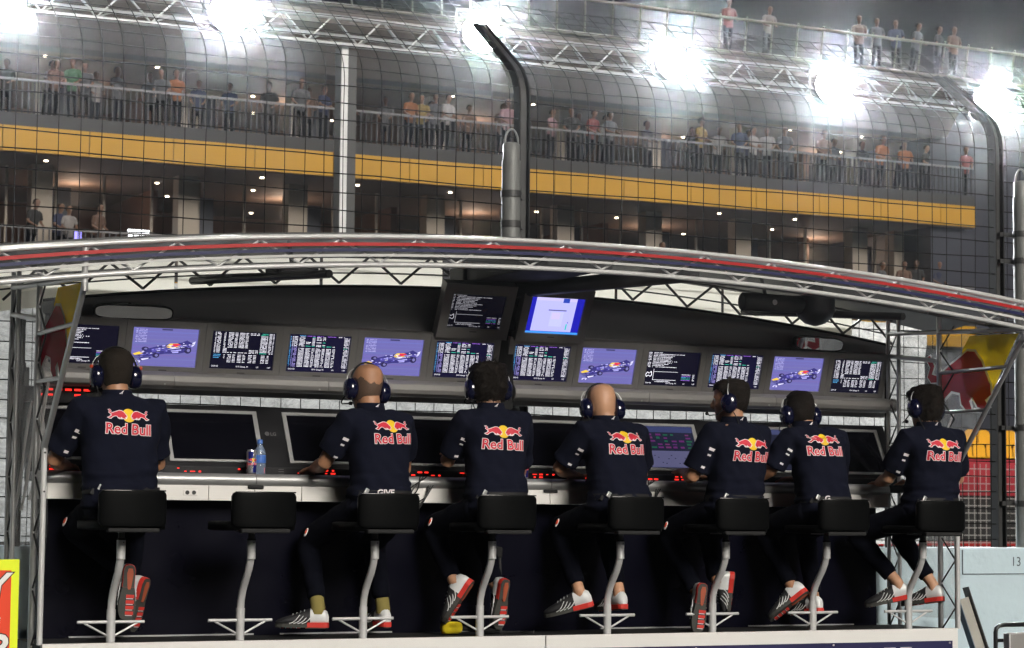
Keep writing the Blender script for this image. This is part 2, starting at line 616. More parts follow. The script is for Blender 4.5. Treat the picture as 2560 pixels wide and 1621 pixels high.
# ------------------------------------------------------------------ pale blue pit wall behind the stand
pw = thing('pit_wall', 'pale blue painted concrete pit wall with handwritten 13 behind the platform', 'wall', (2.4, 0.85, -1.5))
ORG = (2.4, 0.85, -1.5)
for a, b in ((-6, -2.6), (-2.58, 0.98), (1.0, 4.98), (5.0, 8.58), (8.6, 13)):
    MB().box2((a, 0.70, -1.5), (b, 1.06, 0.462)).build('wall_block', PITWALL, pw, ORG, bevel=0.012)
MB().box2((5.80, 0.694, 0.292), (8.4, 0.699, 0.297)).box2((5.80, 0.694, 0.297), (5.806, 0.699, 0.450)).build('drawn_line', PEN, pw, ORG)
t13 = text2d('13', 0.085)
put_text(MB(), t13, (6.235, 0.697, 0.345), (1, 0, 0), (0, 0, 1)).build('handwritten_number', PEN, pw, ORG)

# ------------------------------------------------------------------ platform the team sits on
pl = thing('platform', 'long white platform plinth with black floor and navy banner along its front', 'platform', (2.4, 0, -1.5))
ORG = (2.4, 0, -1.5)
for a, b in ((-0.385, 2.361), (2.366, 5.112)):
    MB().box2((a, -0.15, -0.30), (b, -0.11, 0.002)).build('front_board', PLINTH, pl, ORG, bevel=0.004)
MB().box2((-0.38, -0.11, -0.06), (5.11, 0.46, -0.004)).build('floor_deck', FLOOR, pl, ORG)
MB().box2((-0.38, -0.10, -1.5), (5.11, 0.46, -0.06)).build('base', NAVYP, pl, ORG)
MB().box2((-0.3, -0.156, -0.30), (5.066, -0.1512, -0.070)).build('banner', NAVYB, pl, ORG)
put_text(MB(), text2d('C O', 0.13, 0.004, 'LEFT'), (4.42, -0.1575, -0.197), (1, 0, 0), (0, 0, 1)).build('banner_letter', LWHITE, pl, ORG)
put_text(MB(), text2d('T T', 0.13, 0.004, 'LEFT'), (4.575, -0.1575, -0.195), (1, 0, 0), (0, 0, 1)).build('banner_letter', LWHITE, pl, ORG)
for x, z in ((4.22, -0.082), (5.045, -0.083), (3.3, -0.085), (2.5, -0.085)):
    MB().lathe([(0.006, 0), (0.006, 0.004), (0.002, 0.006)], (x, -0.156, z), (0, -1, 0), 8).build('banner_stud', LWHITE, pl, ORG)
for x0, x1 in ((-0.1, 0.9), (1.05, 1.7), (2.0, 2.3), (3.0, 3.6), (4.0, 4.75)):
    MB().box2((x0, 0.395, 0.0), (x1, 0.405, 0.008)).build('floor_trim', ALU, pl, ORG)

# ------------------------------------------------------------------ console desk
cdk = thing('console_desk', 'long black console desk with silver rail, white front panels and dark displays', 'desk', (2.4, 0.4, 0))
ORG = (2.4, 0.4, 0)
MB().box2((-0.30, 0.415, -0.003), (4.93, 0.44, 0.708)).build('modesty_panel', NAVYP, cdk, ORG)
joints = [-0.30, 0.595, 0.85, 1.115, 1.72, 2.609, 3.25, 3.93, 4.30, 4.93]
for a, b in zip(joints[:-1], joints[1:]):
    MB().box2((a + 0.0015, 0.283, 0.708), (b - 0.0015, 0.36, 0.790)).build('front_panel', WHITE, cdk, ORG, bevel=0.002)
rails = [-0.30, 0.853, 1.72, 2.609, 3.49, 4.93]
for a, b in zip(rails[:-1], rails[1:]):
    prof = [(0.30 + 0.034 * math.cos(t), 0.816 + 0.034 * math.sin(t)) for t in [PI / 2 + PI * i / 10 for i in range(11)]]
    prof += [(0.36, 0.782), (0.36, 0.85)]
    MB().loft([[(x, y, z) for y, z in prof] for x in (a + 0.0015, b - 0.0015)]).build('front_rail', ALU, cdk, ORG, fix=True)
MB().box2((-0.30, 0.36, 0.80), (5.14, 0.60, 0.848)).build('desk_top', BLACK, cdk, ORG, bevel=0.003)
for x in (0.853, 2.609):
    MB().box2((x - 0.045, 0.270, 0.772), (x + 0.045, 0.2825, 0.790)).build('pull_handle', BLACKM, cdk, ORG, bevel=0.006)
soc = MB().box2((0.455, 0.278, 0.733), (0.535, 0.2825, 0.762)).build('power_socket', WHITE, cdk, ORG, bevel=0.004)
for dx in (-0.018, 0.018):
    MB().lathe([(0.011, 0), (0.011, 0.002), (0.008, 0.0025), (0.008, -0.003)], (0.495 + dx, 0.2778, 0.748), (0, -1, 0), 14).build('socket_hole', STEELD, soc, ORG)
# sloping display wall
CY0, CZ0, CY1, CZ1 = 0.555, 0.885, 0.735, 1.228


def slope(x, t, off=0.0):
    n = V((0, -(CZ1 - CZ0), (CY1 - CY0))).normalized()
    return V((x, CY0 + (CY1 - CY0) * t, CZ0 + (CZ1 - CZ0) * t)) + n * off


def sbox(x0, x1, t0, t1, o0, o1):
    mb = MB()
    vs = [slope(x, t, o) for x in (x0, x1) for t in (t0, t1) for o in (o0, o1)]
    return mb.add(vs, [(0, 1, 3, 2), (4, 6, 7, 5), (0, 4, 5, 1), (2, 3, 7, 6), (0, 2, 6, 4), (1, 5, 7, 3)])


sbox(-0.30, 5.215, 0.0, 1.0, -0.05, 0.0).build('display_wall', BLACK, cdk, ORG, bevel=0.004)
MB().box2((-0.30, 0.485, 0.846), (5.2, 0.60, 0.890)).build('key_shelf', BLACK, cdk, ORG, bevel=0.004)
DISP = [-0.207, 0.473, 1.155, 1.835, 2.594, 3.274, 3.944, 4.614]
for i, x0 in enumerate(DISP):
    x1 = x0 + 0.533
    fr = MB()
    for (a, b, c, d) in ((x0, x1, 0.86, 0.905), (x0, x1, 0.085, 0.12), (x0, x0 + 0.024, 0.12, 0.86), (x1 - 0.024, x1, 0.12, 0.86)):
        q = sbox(a, b, c, d, 0.0005, 0.010)
        fr.add(q.v, q.f)
    f = fr.build('display_frame', FRAMES, cdk, ORG)
    if i not in (5, 6):
        sbox(x0 + 0.024, x1 - 0.024, 0.12, 0.86, 0.0005, 0.004).build('display_glass', OFFSCR, f, ORG)
    else:
        mb = MB()
        X = lambda u: x0 + 0.024 + u * 0.485
        T = lambda w: 0.12 + w * 0.74

        def rect(u0, u1, w0, w1, c, o):
            mb.add([slope(X(u0), T(w0), o), slope(X(u1), T(w0), o), slope(X(u1), T(w1), o), slope(X(u0), T(w1), o)], [(0, 1, 2, 3)], c=c)
        rect(0, 1, 0, 1, (0.018, 0.022, 0.06), 0.004)
        rnd = random.Random(3 + i)
        if i == 5:
            rect(0, 1, 0.86, 1, (0.07, 0.09, 0.26), 0.0045)
            rect(0.3, 1, 0.03, 0.42, (0.19, 0.19, 0.38), 0.0045)
            rect(0.0, 0.28, 0.03, 0.42, (0.10, 0.10, 0.25), 0.0045)
            for r in range(5):
                for c in range(9):
                    if rnd.random() < 0.75:
                        cc = rnd.choice([(0.20, 0.03, 0.24), (0.02, 0.18, 0.10), (0.14, 0.04, 0.22), (0.24, 0.05, 0.22)])
                        rect(0.04 + c * 0.105, 0.04 + c * 0.105 + rnd.uniform(0.04, 0.09), 0.48 + r * 0.075, 0.51 + r * 0.075 + rnd.uniform(0, 0.02), cc, 0.005)
            for q in range(14):
                u = 0.32 + q * 0.047
                w = 0.2 + 0.1 * math.sin(q * 1.3)
                rect(u, u + 0.02, w, w + 0.02, (0.05, 0.05, 0.12), 0.005)
        else:
            rect(0, 1, 0.88, 1, (0.10, 0.12, 0.3), 0.0045)
            for r in range(6):
                rect(0.05, rnd.uniform(0.5, 0.9), 0.75 - r * 0.11, 0.79 - r * 0.11, (0.05, 0.06, 0.16), 0.0045)
        mb.build('display_image', SCREEND, f, ORG)
lg = text2d('LG', 0.028, 0.001, 'LEFT')
for x in (1.070, 3.86):
    mb = MB().lathe([(0.013, 0), (0.013, 0.001)], slope(x - 0.018, 0.56, 0.001), slope(0, 0, 1) - slope(0, 0, 0), 16)
    put_text(mb, lg, slope(x, 0.53, 0.002), (1, 0, 0), slope(0, 1) .__sub__(slope(0, 0)).normalized()).build('maker_logo', RAILM, cdk, ORG)
# lit key labels
rnd = random.Random(5)
ledm = MB().box((0, 0, 0), (0.024, 0.003, 0.008)).mesh('led_button')
ledm.materials.append(LED)
for i, x0 in enumerate(DISP):
    n = [6, 9, 10, 8, 7, 6, 3, 5][i]
    for j in range(n):
        for r in range(2):
            if rnd.random() < 0.38:
                continue
            o = bpy.data.objects.new('led_button', ledm)
            col.objects.link(o)
            o.parent = cdk
            xx = x0 + 0.02 + j * 0.040 + (0.10 if j > n / 2 else 0)
            o.location = V((xx, 0.4835, 0.862 + r * 0.016)) - V(ORG)
            o.scale = (rnd.choice([0.5, 0.9, 1.1]), 1, rnd.choice([0.6, 1.0]))
    for r in range(3):
        MB().box((x0 + 0.60, 0.4835, 0.855 + r * 0.013), (0.03, 0.003, 0.003)).build('key_legend', RAILM, cdk, ORG)
# upright key box at the left end of the console
kb = MB().box2((-0.30, 0.70, 1.215), (0.16, 0.76, 1.300)).build('radio_box', BLACK, cdk, ORG, bevel=0.004)
for j in range(6):
    for r in range(2):
        if rnd.random() < 0.25:
            continue
        MB().box((-0.20 + j * 0.05, 0.698, 1.285 - r * 0.028), (0.034, 0.003, 0.011)).build('led_button', LED, kb, ORG)

# ------------------------------------------------------------------ canopy frame
XC = 2.385
fr = thing('canopy_frame', 'silver tube canopy with arched roof, red, navy and white stripes and clear side sheets', 'canopy', (XC, 0, 0))
ORG = (XC, 0, 0)


def zU(x):
    return 2.053 - 0.0214 * (x - 2.37) ** 2


def zL(x):
    return 1.914 - 0.0225 * (x - 2.37) ** 2


def zB(x):
    return 1.958 - 0.0265 * (x - 2.45) ** 2


def arc(fn, y, x0=-1.3, x1=6.0, n=56, dz=0.0):
    return [V((x0 + (x1 - x0) * i / n, y, fn(x0 + (x1 - x0) * i / n) + dz)) for i in range(n + 1)]


MB().tube(arc(zU, -0.75), 0.0130, 12).build('upper_front_tube', ALUW, fr, ORG)
MB().tube(arc(zL, -0.75), 0.0130, 12).build('lower_front_tube', ALUW, fr, ORG)
MB().tube(arc(zU, -0.45, dz=0.035), 0.011, 10).build('upper_rear_tube', ALU, fr, ORG)
MB().tube(arc(zL, -0.45, dz=0.036), 0.010, 10).build('lower_rear_tube', STEELD, fr, ORG)
# fascia sheet with stripes


def ribbon(f0, f1, y0, y1, x0=-1.3, x1=6.0, n=56):
    rings = []
    for i in range(n + 1):
        x = x0 + (x1 - x0) * i / n
        a, b = zU(x), zL(x)
        za, zb = a + (b - a) * f0, a + (b - a) * f1
        rings.append([(x, y0, za), (x, y1, za), (x, y1, zb), (x, y0, zb)])
    return MB().loft(rings, smooth=False)


ribbon(0.10, 0.90, -0.752, -0.750).build('fascia_sheet', GLASSY, fr, ORG, fix=True)
ribbon(0.21, 0.33, -0.760, -0.754).build('red_stripe', RED, fr, ORG, fix=True)
ribbon(0.42, 0.53, -0.760, -0.754).build('navy_stripe', NAVYS, fr, ORG, fix=True)
ribbon(0.62, 0.71, -0.760, -0.754).build('white_stripe', WSTRIPE, fr, ORG, fix=True)
# zigzag lattice of the arched box truss
step = 0.21
x = -1.2
k = 0
while x < 5.8:
    xa, xb = x, x + step
    if k % 2:
        xa, xb = xb, xa
    MB().tube([(xa, -0.735, zU(xa) - 0.012), (xb, -0.735, zL(xb) + 0.012)], 0.0065, 6).build('truss_brace', ALUW, fr, ORG)
    MB().tube([(xa, -0.75, zU(xa)), (xb, -0.45, zU(xb) + 0.03)], 0.006, 6).build('truss_brace', ALU, fr, ORG)
    MB().tube([(xb, -0.745, zL(xb)), (xa, -0.45, zL(xa) + 0.036)], 0.006, 6).build('truss_brace', STEELD, fr, ORG)
    x += step
    k += 1
# roof skin: lining from the front truss to the back
rings = []
for i in range(49):
    x = -1.0 + 6.7 * i / 48
    a, b, c = zU(x) + 0.045, zU(x) + 0.085, zB(x) + 0.155
    rings.append([(x, -0.42, a), (x, 0.30, b), (x, 0.80, c), (x, 0.80, c + 0.012), (x, 0.30, b + 0.012), (x, -0.42, a + 0.012)])
MB().loft(rings, smooth=False).build('roof_skin', GREYR, fr, ORG, fix=True)
# bright roof-light sheets seen between backboard and roof
for x0, x1 in ((-0.45, 0.55), (0.57, 1.40), (1.42, 2.16), (2.66, 3.30), (3.32, 4.05), (4.07, 5.02)):
    rings = []
    for i in range(13):
        x = x0 + (x1 - x0) * i / 12
        rings.append([(x, 0.79, zB(x) - 0.05), (x, 0.79, zB(x) + 0.15), (x, 0.793, zB(x) + 0.15), (x, 0.793, zB(x) - 0.05)])
    MB().loft(rings, smooth=False).build('roof_light', CREAM, fr, ORG, fix=True)
MB().tube(arc(zB, 0.75, -0.45, 5.3, dz=0.16), 0.012, 8).build('rear_tube', STEELD, fr, ORG)
MB().tube(arc(zB, 0.75, -0.45, 5.3, dz=0.062), 0.005, 6).build('rear_rod', STEELD, fr, ORG)
x, k = -0.40, 0
while x < 5.2:
    xa, xb = (x, x + 0.19) if k % 2 else (x + 0.19, x)
    MB().tube([(xa, 0.745, zB(xa) + 0.16), (xb, 0.745, zB(xb) + 0.005)], 0.008, 6).build('rear_brace', STEELD, fr, ORG)
    x += 0.19
    k += 1
# central spine: dark beam and slanting duct to the middle
MB().box2((2.18, 0.55, 1.70), (2.62, 0.74, 2.06)).build('spine_box', BLACKM, fr, ORG, bevel=0.01)
MB().tube([(2.45, 0.62, 1.93), (3.05, -0.55, 1.96)], 0.045, 12).build('cable_duct', STEELD, fr, ORG)
MB().box2((2.20, -0.45, 1.965), (2.60, 0.55, 2.05)).build('spine_beam', BLACKM, fr, ORG, bevel=0.01)
for x in (0.62, 4.15):
    MB().tube([(x, 0.7, 1.90), (x + 0.32, -0.5, zL(x + 0.3) - 0.02)], 0.022, 8).build('roof_strut', STEELD, fr, ORG)
# end frames
XL, XR = -0.385, 5.15
for XX in (XL, XR):
    zt = zU(XX)
    MB().tube([(XX, -0.10, -0.004), (XX, -0.10, 0.97)], 0.0150, 12).build('front_post', ALUW, fr, ORG)
    MB().tube([(XX, -0.10, 0.955), (XX, -0.735, 1.70)], 0.0150, 12).build('sloping_post', ALU, fr, ORG)
    MB().tube([(XX, -0.735, 1.685), (XX, -0.735, zt)], 0.0150, 12).build('fascia_post', ALUW, fr, ORG)
    for zz in (0.965, 1.692):
        MB().lathe([(0.0172, -0.02), (0.0172, 0.02)], (XX, -0.10 if zz < 1 else -0.735, zz), (0, 0, 1), 12).build('post_collar', ALU, fr, ORG)
    for zz in (0.74, 0.93):
        MB().lathe([(0.005, 0), (0.005, 0.006)], (XX, -0.1135, zz), (0, -1, 0), 8).build('post_bolt', STEELD, fr, ORG)
    # rear box-truss legs
    for yy in (0.065, 0.475, 0.585):
        MB().tube([(XX, yy, -0.5), (XX, yy, 1.88)], 0.013 if yy > 0.1 else 0.016, 8).build('rear_leg', ALU, fr, ORG)
    MB().tube([(XX, -0.73, 1.735), (XX, 0.60, 1.80)], 0.014, 8).build('top_rail', ALU, fr, ORG)
    MB().tube([(XX, -0.60, 1.53), (XX, 0.06, 1.525)], 0.012, 8).build('side_rail', ALU, fr, ORG)
    MB().tube([(XX, -0.38, 1.285), (XX, 0.06, 1.285)], 0.011, 8).build('side_rail', ALU, fr, ORG)
    MB().tube([(XX, 0.07, 1.60), (XX, 0.60, 1.66)], 0.014, 8).build('top_rail', ALU, fr, ORG)
    for (a, b) in ((-0.08, 0.06), (0.485, 0.58)):
        z = -0.02 if a < 0 else -0.3
        q = 0
        while z < 1.72:
            MB().tube([(XX, a if q % 2 else b, z), (XX, b if q % 2 else a, z + 0.14)], 0.005, 6).build('leg_brace', STEELD, fr, ORG)
            z += 0.14
            q += 1
    MB().tube([(XX, -0.085, 0.0), (XX, -0.085, 1.02)], 0.008, 8).build('inner_post', ALU, fr, ORG)
    # clear sheet with printed sun and bull
    poly = [(-0.70, 1.715), (0.62, 1.78), (0.62, 0.05), (-0.07, 0.05), (-0.08, 0.97)]
    vs, fs = subdiv(*tri_poly(poly), 0.12)
    mb = MB()
    mb.add([(XX + 0.024 + 0.012 * noise.noise(V((y * 4, z * 3, XX))), y, z) for y, z in vs], fs, True)
    sh = mb.build('clear_side_sheet', VINYL, fr, ORG)

    def side(poly, off, name, m):
        vs, fs = subdiv(*tri_poly(poly), 0.06)
        mb = MB()
        s = -1
        xo = 0.024
        a = [(XX + xo + 0.012 * noise.noise(V((y * 4, z * 3, XX))) + s * off, y, z) for y, z in vs]
        mb.add(a, fs, True)
        b = mb.build(name, m, sh, ORG)
        c = MB()
        c.add([(2 * (XX + xo) - p[0] + 0.024 * noise.noise(V((p[1] * 4, p[2] * 3, XX))), p[1], p[2]) for p in a], fs, True)
        return b
    sun = [(-0.66, 1.72), (-0.20, 1.735), (-0.13, 1.66), (-0.12, 1.52), (-0.17, 1.40), (-0.26, 1.325), (-0.345, 1.31)]
    side(sun, 0.004, 'sun_print', VINYLY)
    bull = [(0.16 - x * 0.55, 1.30 + y * 0.375) for x, y in BULL]
    tail = [(0.20 - x * 0.55, 1.27 + y * 0.36) for x, y in TAIL]
    side(grow(bull, 0.014), 0.007, 'bull_outline', VINYLW)
    side(bull, 0.010, 'bull_print', VINYLR)
    side(grow(tail, 0.008), 0.007, 'bull_outline', VINYLW)
    side(tail, 0.010, 'bull_print', VINYLR)
    # draped lower folds of the sheet
    for q in range(3):
        y0 = 0.05 + q * 0.16
        pts = [(XX + 0.03, y0 - 0.1 + 0.32 * s, 1.30 - 0.05 * q - 0.62 * s + 0.03 * math.sin(7 * s)) for s in [i / 10 for i in range(11)]]
        MB().tube(pts, [0.004 + 0.006 * abs(math.sin(2.4 * i)) for i in range(11)], 6, flat=0.4).build('sheet_fold', VINYLW, fr, ORG)

# backboard behind and above the monitors
for x0, x1 in ((-0.22, 2.44), (2.53, 5.22)):
    rings = []
    for i in range(33):
        x = x0 + (x1 - x0) * i / 32
        z1 = zB(x) - 0.022
        rings.append([(x, 0.72, 1.28), (x, 0.72, 1.66), (x, 0.70, 1.66 + (z1 - 1.66) * 0.6), (x, 0.66, z1), (x, 0.675, z1 + 0.004),
                      (x, 0.745, 1.66 + (z1 - 1.66) * 0.6), (x, 0.765, 1.28)])
    MB().loft(rings).build('backboard', GREYB, fr, ORG, fix=True)
    MB().tube([V((x0 + (x1 - x0) * i / 24, 0.665, zB(x0 + (x1 - x0) * i / 24) - 0.020)) for i in range(25)], 0.009, 6).build('backboard_lip', BLACKM, fr, ORG)
MB().box2((2.44, 0.60, 1.25), (2.53, 0.74, 1.80)).build('centre_column', BLACKM, fr, ORG)
for XX in (-0.30, 5.24):
    MB().tube([(XX, 0.72, 0.46), (XX, 0.72, 1.66)], 0.02, 8).build('rear_upright', STEELD, fr, ORG)

# rounded lower valance under the monitors, one per module pair
for x0, x1 in ((-0.22, 0.485), (0.487, 1.37), (1.372, 2.44), (2.525, 3.41), (3.412, 4.30), (4.302, 5.205)):
    prof = [(0.66, 1.392), (0.585, 1.392), (0.560, 1.37), (0.556, 1.34), (0.566, 1.318), (0.60, 1.305), (0.66, 1.305)]
    MB().loft([[(x, y, z) for y, z in prof] for x in (x0, x1)], smooth=False).build('monitor_valance', GREYH, fr, ORG, bevel=0.004, fix=True)
    MB().lathe([(0.005, 0), (0.005, 0.004)], (x1 - 0.05, 0.565, 1.325), (0, -1, 0), 8).build('valance_bolt', ALU, fr, ORG)

# ================================================================== MONITORS
SW, SH = 0.365, 0.212
FOOT = [text2d('© F1 Group  P1', 0.011), text2d('LG', 0.011), text2d('23:01:52', 0.011), text2d('1.07', 0.011)]
CW, CG, CC, CPUR = (0.92, 0.90, 1.0), (0.05, 0.55, 0.38), (0.10, 0.42, 0.8), (0.36, 0.14, 0.75)


class Scr(MB):
    def __init__(s, w=SW, h=SH):
        super().__init__()
        s.w, s.h = w, h

    def R(s, x0, y0, x1, y1, c, o=1):
        """rectangle in 0..1 screen units, y down"""
        w, h = s.w, s.h
        y = -0.0012 * o
        p = [(-w / 2 + x0 * w, y, h / 2 - y1 * h), (-w / 2 + x1 * w, y, h / 2 - y1 * h), (-w / 2 + x1 * w, y, h / 2 - y0 * h), (-w / 2 + x0 * w, y, h / 2 - y0 * h)]
        return s.add(p, [(0, 1, 2, 3)], c=c)

    def poly(s, pts, c, o=2):
        w, h = s.w, s.h
        vs, fs = tri_poly([(-w / 2 + x * w, h / 2 - y * h) for x, y in pts])
        return s.add([(x, -0.0012 * o, z) for x, z in vs], fs, c=c)

    def num(s, x, y, w, c, rnd, hh=0.020):
        """a printed number: a few uneven strokes"""
        n = max(2, int(w / 0.014))
        for i in range(n):
            if rnd.random() < 0.1:
                continue
            a = x + w * i / n
            s.R(a, y + rnd.uniform(0, 0.004), a + w / n * rnd.uniform(0.6, 0.85), y + hh - rnd.uniform(0, 0.006), c, 2)

    def footer(s):
        for t, fx in zip(FOOT, (0.52, 0.76, 0.09, 0.94)):
            put_text(s, t, (-s.w / 2 + fx * s.w, -0.0026, -s.h / 2 + 0.05 * s.h), (1, 0, 0), (0, 0, 1), CW)


def page_sectors(seed):
    s, r = Scr(), random.Random(seed)
    s.R(0, 0, 1, 1, (0.0025, 0.002, 0.010))
    ys = [0.04 + i * 0.0345 for i in range(16)]
    for i, y in enumerate(ys):
        s.num(0.05, y, 0.02, CW, r)
        s.num(0.085, y, 0.06, CW, r)
        s.num(0.19, y, 0.03 + 0.03 * (i > 11), CW, r)
        if i not in (12, 14) and i < 12 or i == 15:
            s.num(0.26, y, 0.08, CW, r)
            s.num(0.36, y, 0.045, CW, r)
            s.num(0.43, y, 0.085, CW, r)
            s.num(0.53, y, 0.045, CW, r)
        if i < 2 or i > 12:
            s.num(0.60, y, 0.085, CW, r)
            s.num(0.70, y, 0.045, CW, r)
        s.num(0.77, y, 0.11, CG if i in (0, 1, 15) else CW, r)
        s.num(0.90, y, 0.045, CW, r)
        s.num(0.96, y, 0.02, CW, r)
    for i in range(3):
        s.num(0.05, 0.62 + i * 0.04, 0.13 - 0.02 * i, CC, r)
        s.num(0.21, 0.62 + i * 0.04, 0.02, CW, r)
    for i in range(6):
        for x in (0.27, 0.43, 0.60, 0.80):
            s.num(x, 0.62 + i * 0.037, 0.06, CW, r)
            s.num(x + 0.08, 0.62 + i * 0.037, 0.045, CW, r)
    s.footer()
    return s


def page_laps(seed):
    s, r = Scr(), random.Random(seed)
    s.R(0, 0, 1, 1, (0.004, 0.003, 0.020))
    for x, w, c in ((0.17, 0.10, CC), (0.29, 0.08, CPUR), (0.38, 0.04, CPUR), (0.45, 0.08, CPUR), (0.54, 0.04, CPUR), (0.62, 0.08, CPUR), (0.71, 0.05, CPUR), (0.80, 0.10, CW)):
        s.num(x, 0.035, w, c, r)
    for i in range(24):
        y = 0.065 + i * 0.034
        s.num(0.025, y, 0.02, CC if i > 7 else (0.2, 0.5, 0.9), r)
        s.num(0.06, y, 0.02, (0.30, 0.30, 0.75) if i > 7 else CW, r)
        s.num(0.09, y, 0.055, (0.36, 0.30, 0.72) if i > 7 else CW, r)
        s.num(0.90, y, 0.07 if i % 3 else 0.06, CW if i != 8 else CG, r)
        s.num(0.975, y, 0.012, CW, r)
        if i < 8:
            s.num(0.17, y, 0.09, CW, r)
            if i in (4, 5, 7):
                s.num(0.28, y, 0.08, CG if i == 7 else CW, r)
            s.num(0.38, y, 0.045, CG if i in (0, 7) else CW, r)
            if i < 3 or i in (4, 6, 7):
                s.num(0.45, y, 0.08, CW, r)
                s.num(0.55, y, 0.045, CG if i in (4, 7) else CW, r)
            if i == 7:
                s.num(0.62, y, 0.08, CG, r)
                s.num(0.72, y, 0.04, CW, r)
        elif i > 8:
            for x, w in ((0.17, 0.09), (0.285, 0.08), (0.385, 0.045), (0.45, 0.08), (0.55, 0.045), (0.62, 0.08), (0.72, 0.045)):
                s.num(x, y, w, CW, r)
    s.footer()
    return s


def page_messages(seed, right=False):
    s, r = Scr(), random.Random(seed)
    s.R(0, 0, 1, 1, (0.0025, 0.002, 0.009))
    x0 = 0.12
    for i in range(11):
        y = 0.05 + i * 0.041
        s.num(0.03, y, 0.06, CW, r)
        s.num(x0, y, [0.16, 0.60, 0.40, 0.36, 0.33, 0.36, 0.46, 0.36, 0.30, 0.22, 0.46][i], CW, r)
    s.R(0.16, 0.53, 0.166, 0.84, CW, 2)
    s.R(0.16, 0.835, 0.60, 0.845, CW, 2)
    s.R(0.17, 0.60, 0.62, 0.608, CW, 2)
    tr = [(0.02, 0.70), (0.05, 0.62), (0.08, 0.66), (0.12, 0.60), (0.135, 0.70), (0.11, 0.75), (0.07, 0.71), (0.04, 0.76), (0.02, 0.70)]
    for a, b in zip(tr[:-1], tr[1:]):
        d = V((b[1] - a[1], a[0] - b[0])).normalized() * 0.006
        s.poly([(a[0] - d.x, a[1] - d.y), (b[0] - d.x, b[1] - d.y), (b[0] + d.x, b[1] + d.y), (a[0] + d.x, a[1] + d.y)], CW)
    s.num(0.22, 0.865, 0.25, CW, r)
    s.num(0.19, 0.89, 0.31, CW, r, 0.016)
    for i, c in enumerate((CW, CPUR, CC, CG, CPUR)):
        s.num(0.70, 0.66 + i * 0.04, 0.17, c, r)
        s.num(0.91, 0.66 + i * 0.04, 0.04, CW, r)
    s.footer()
    return s


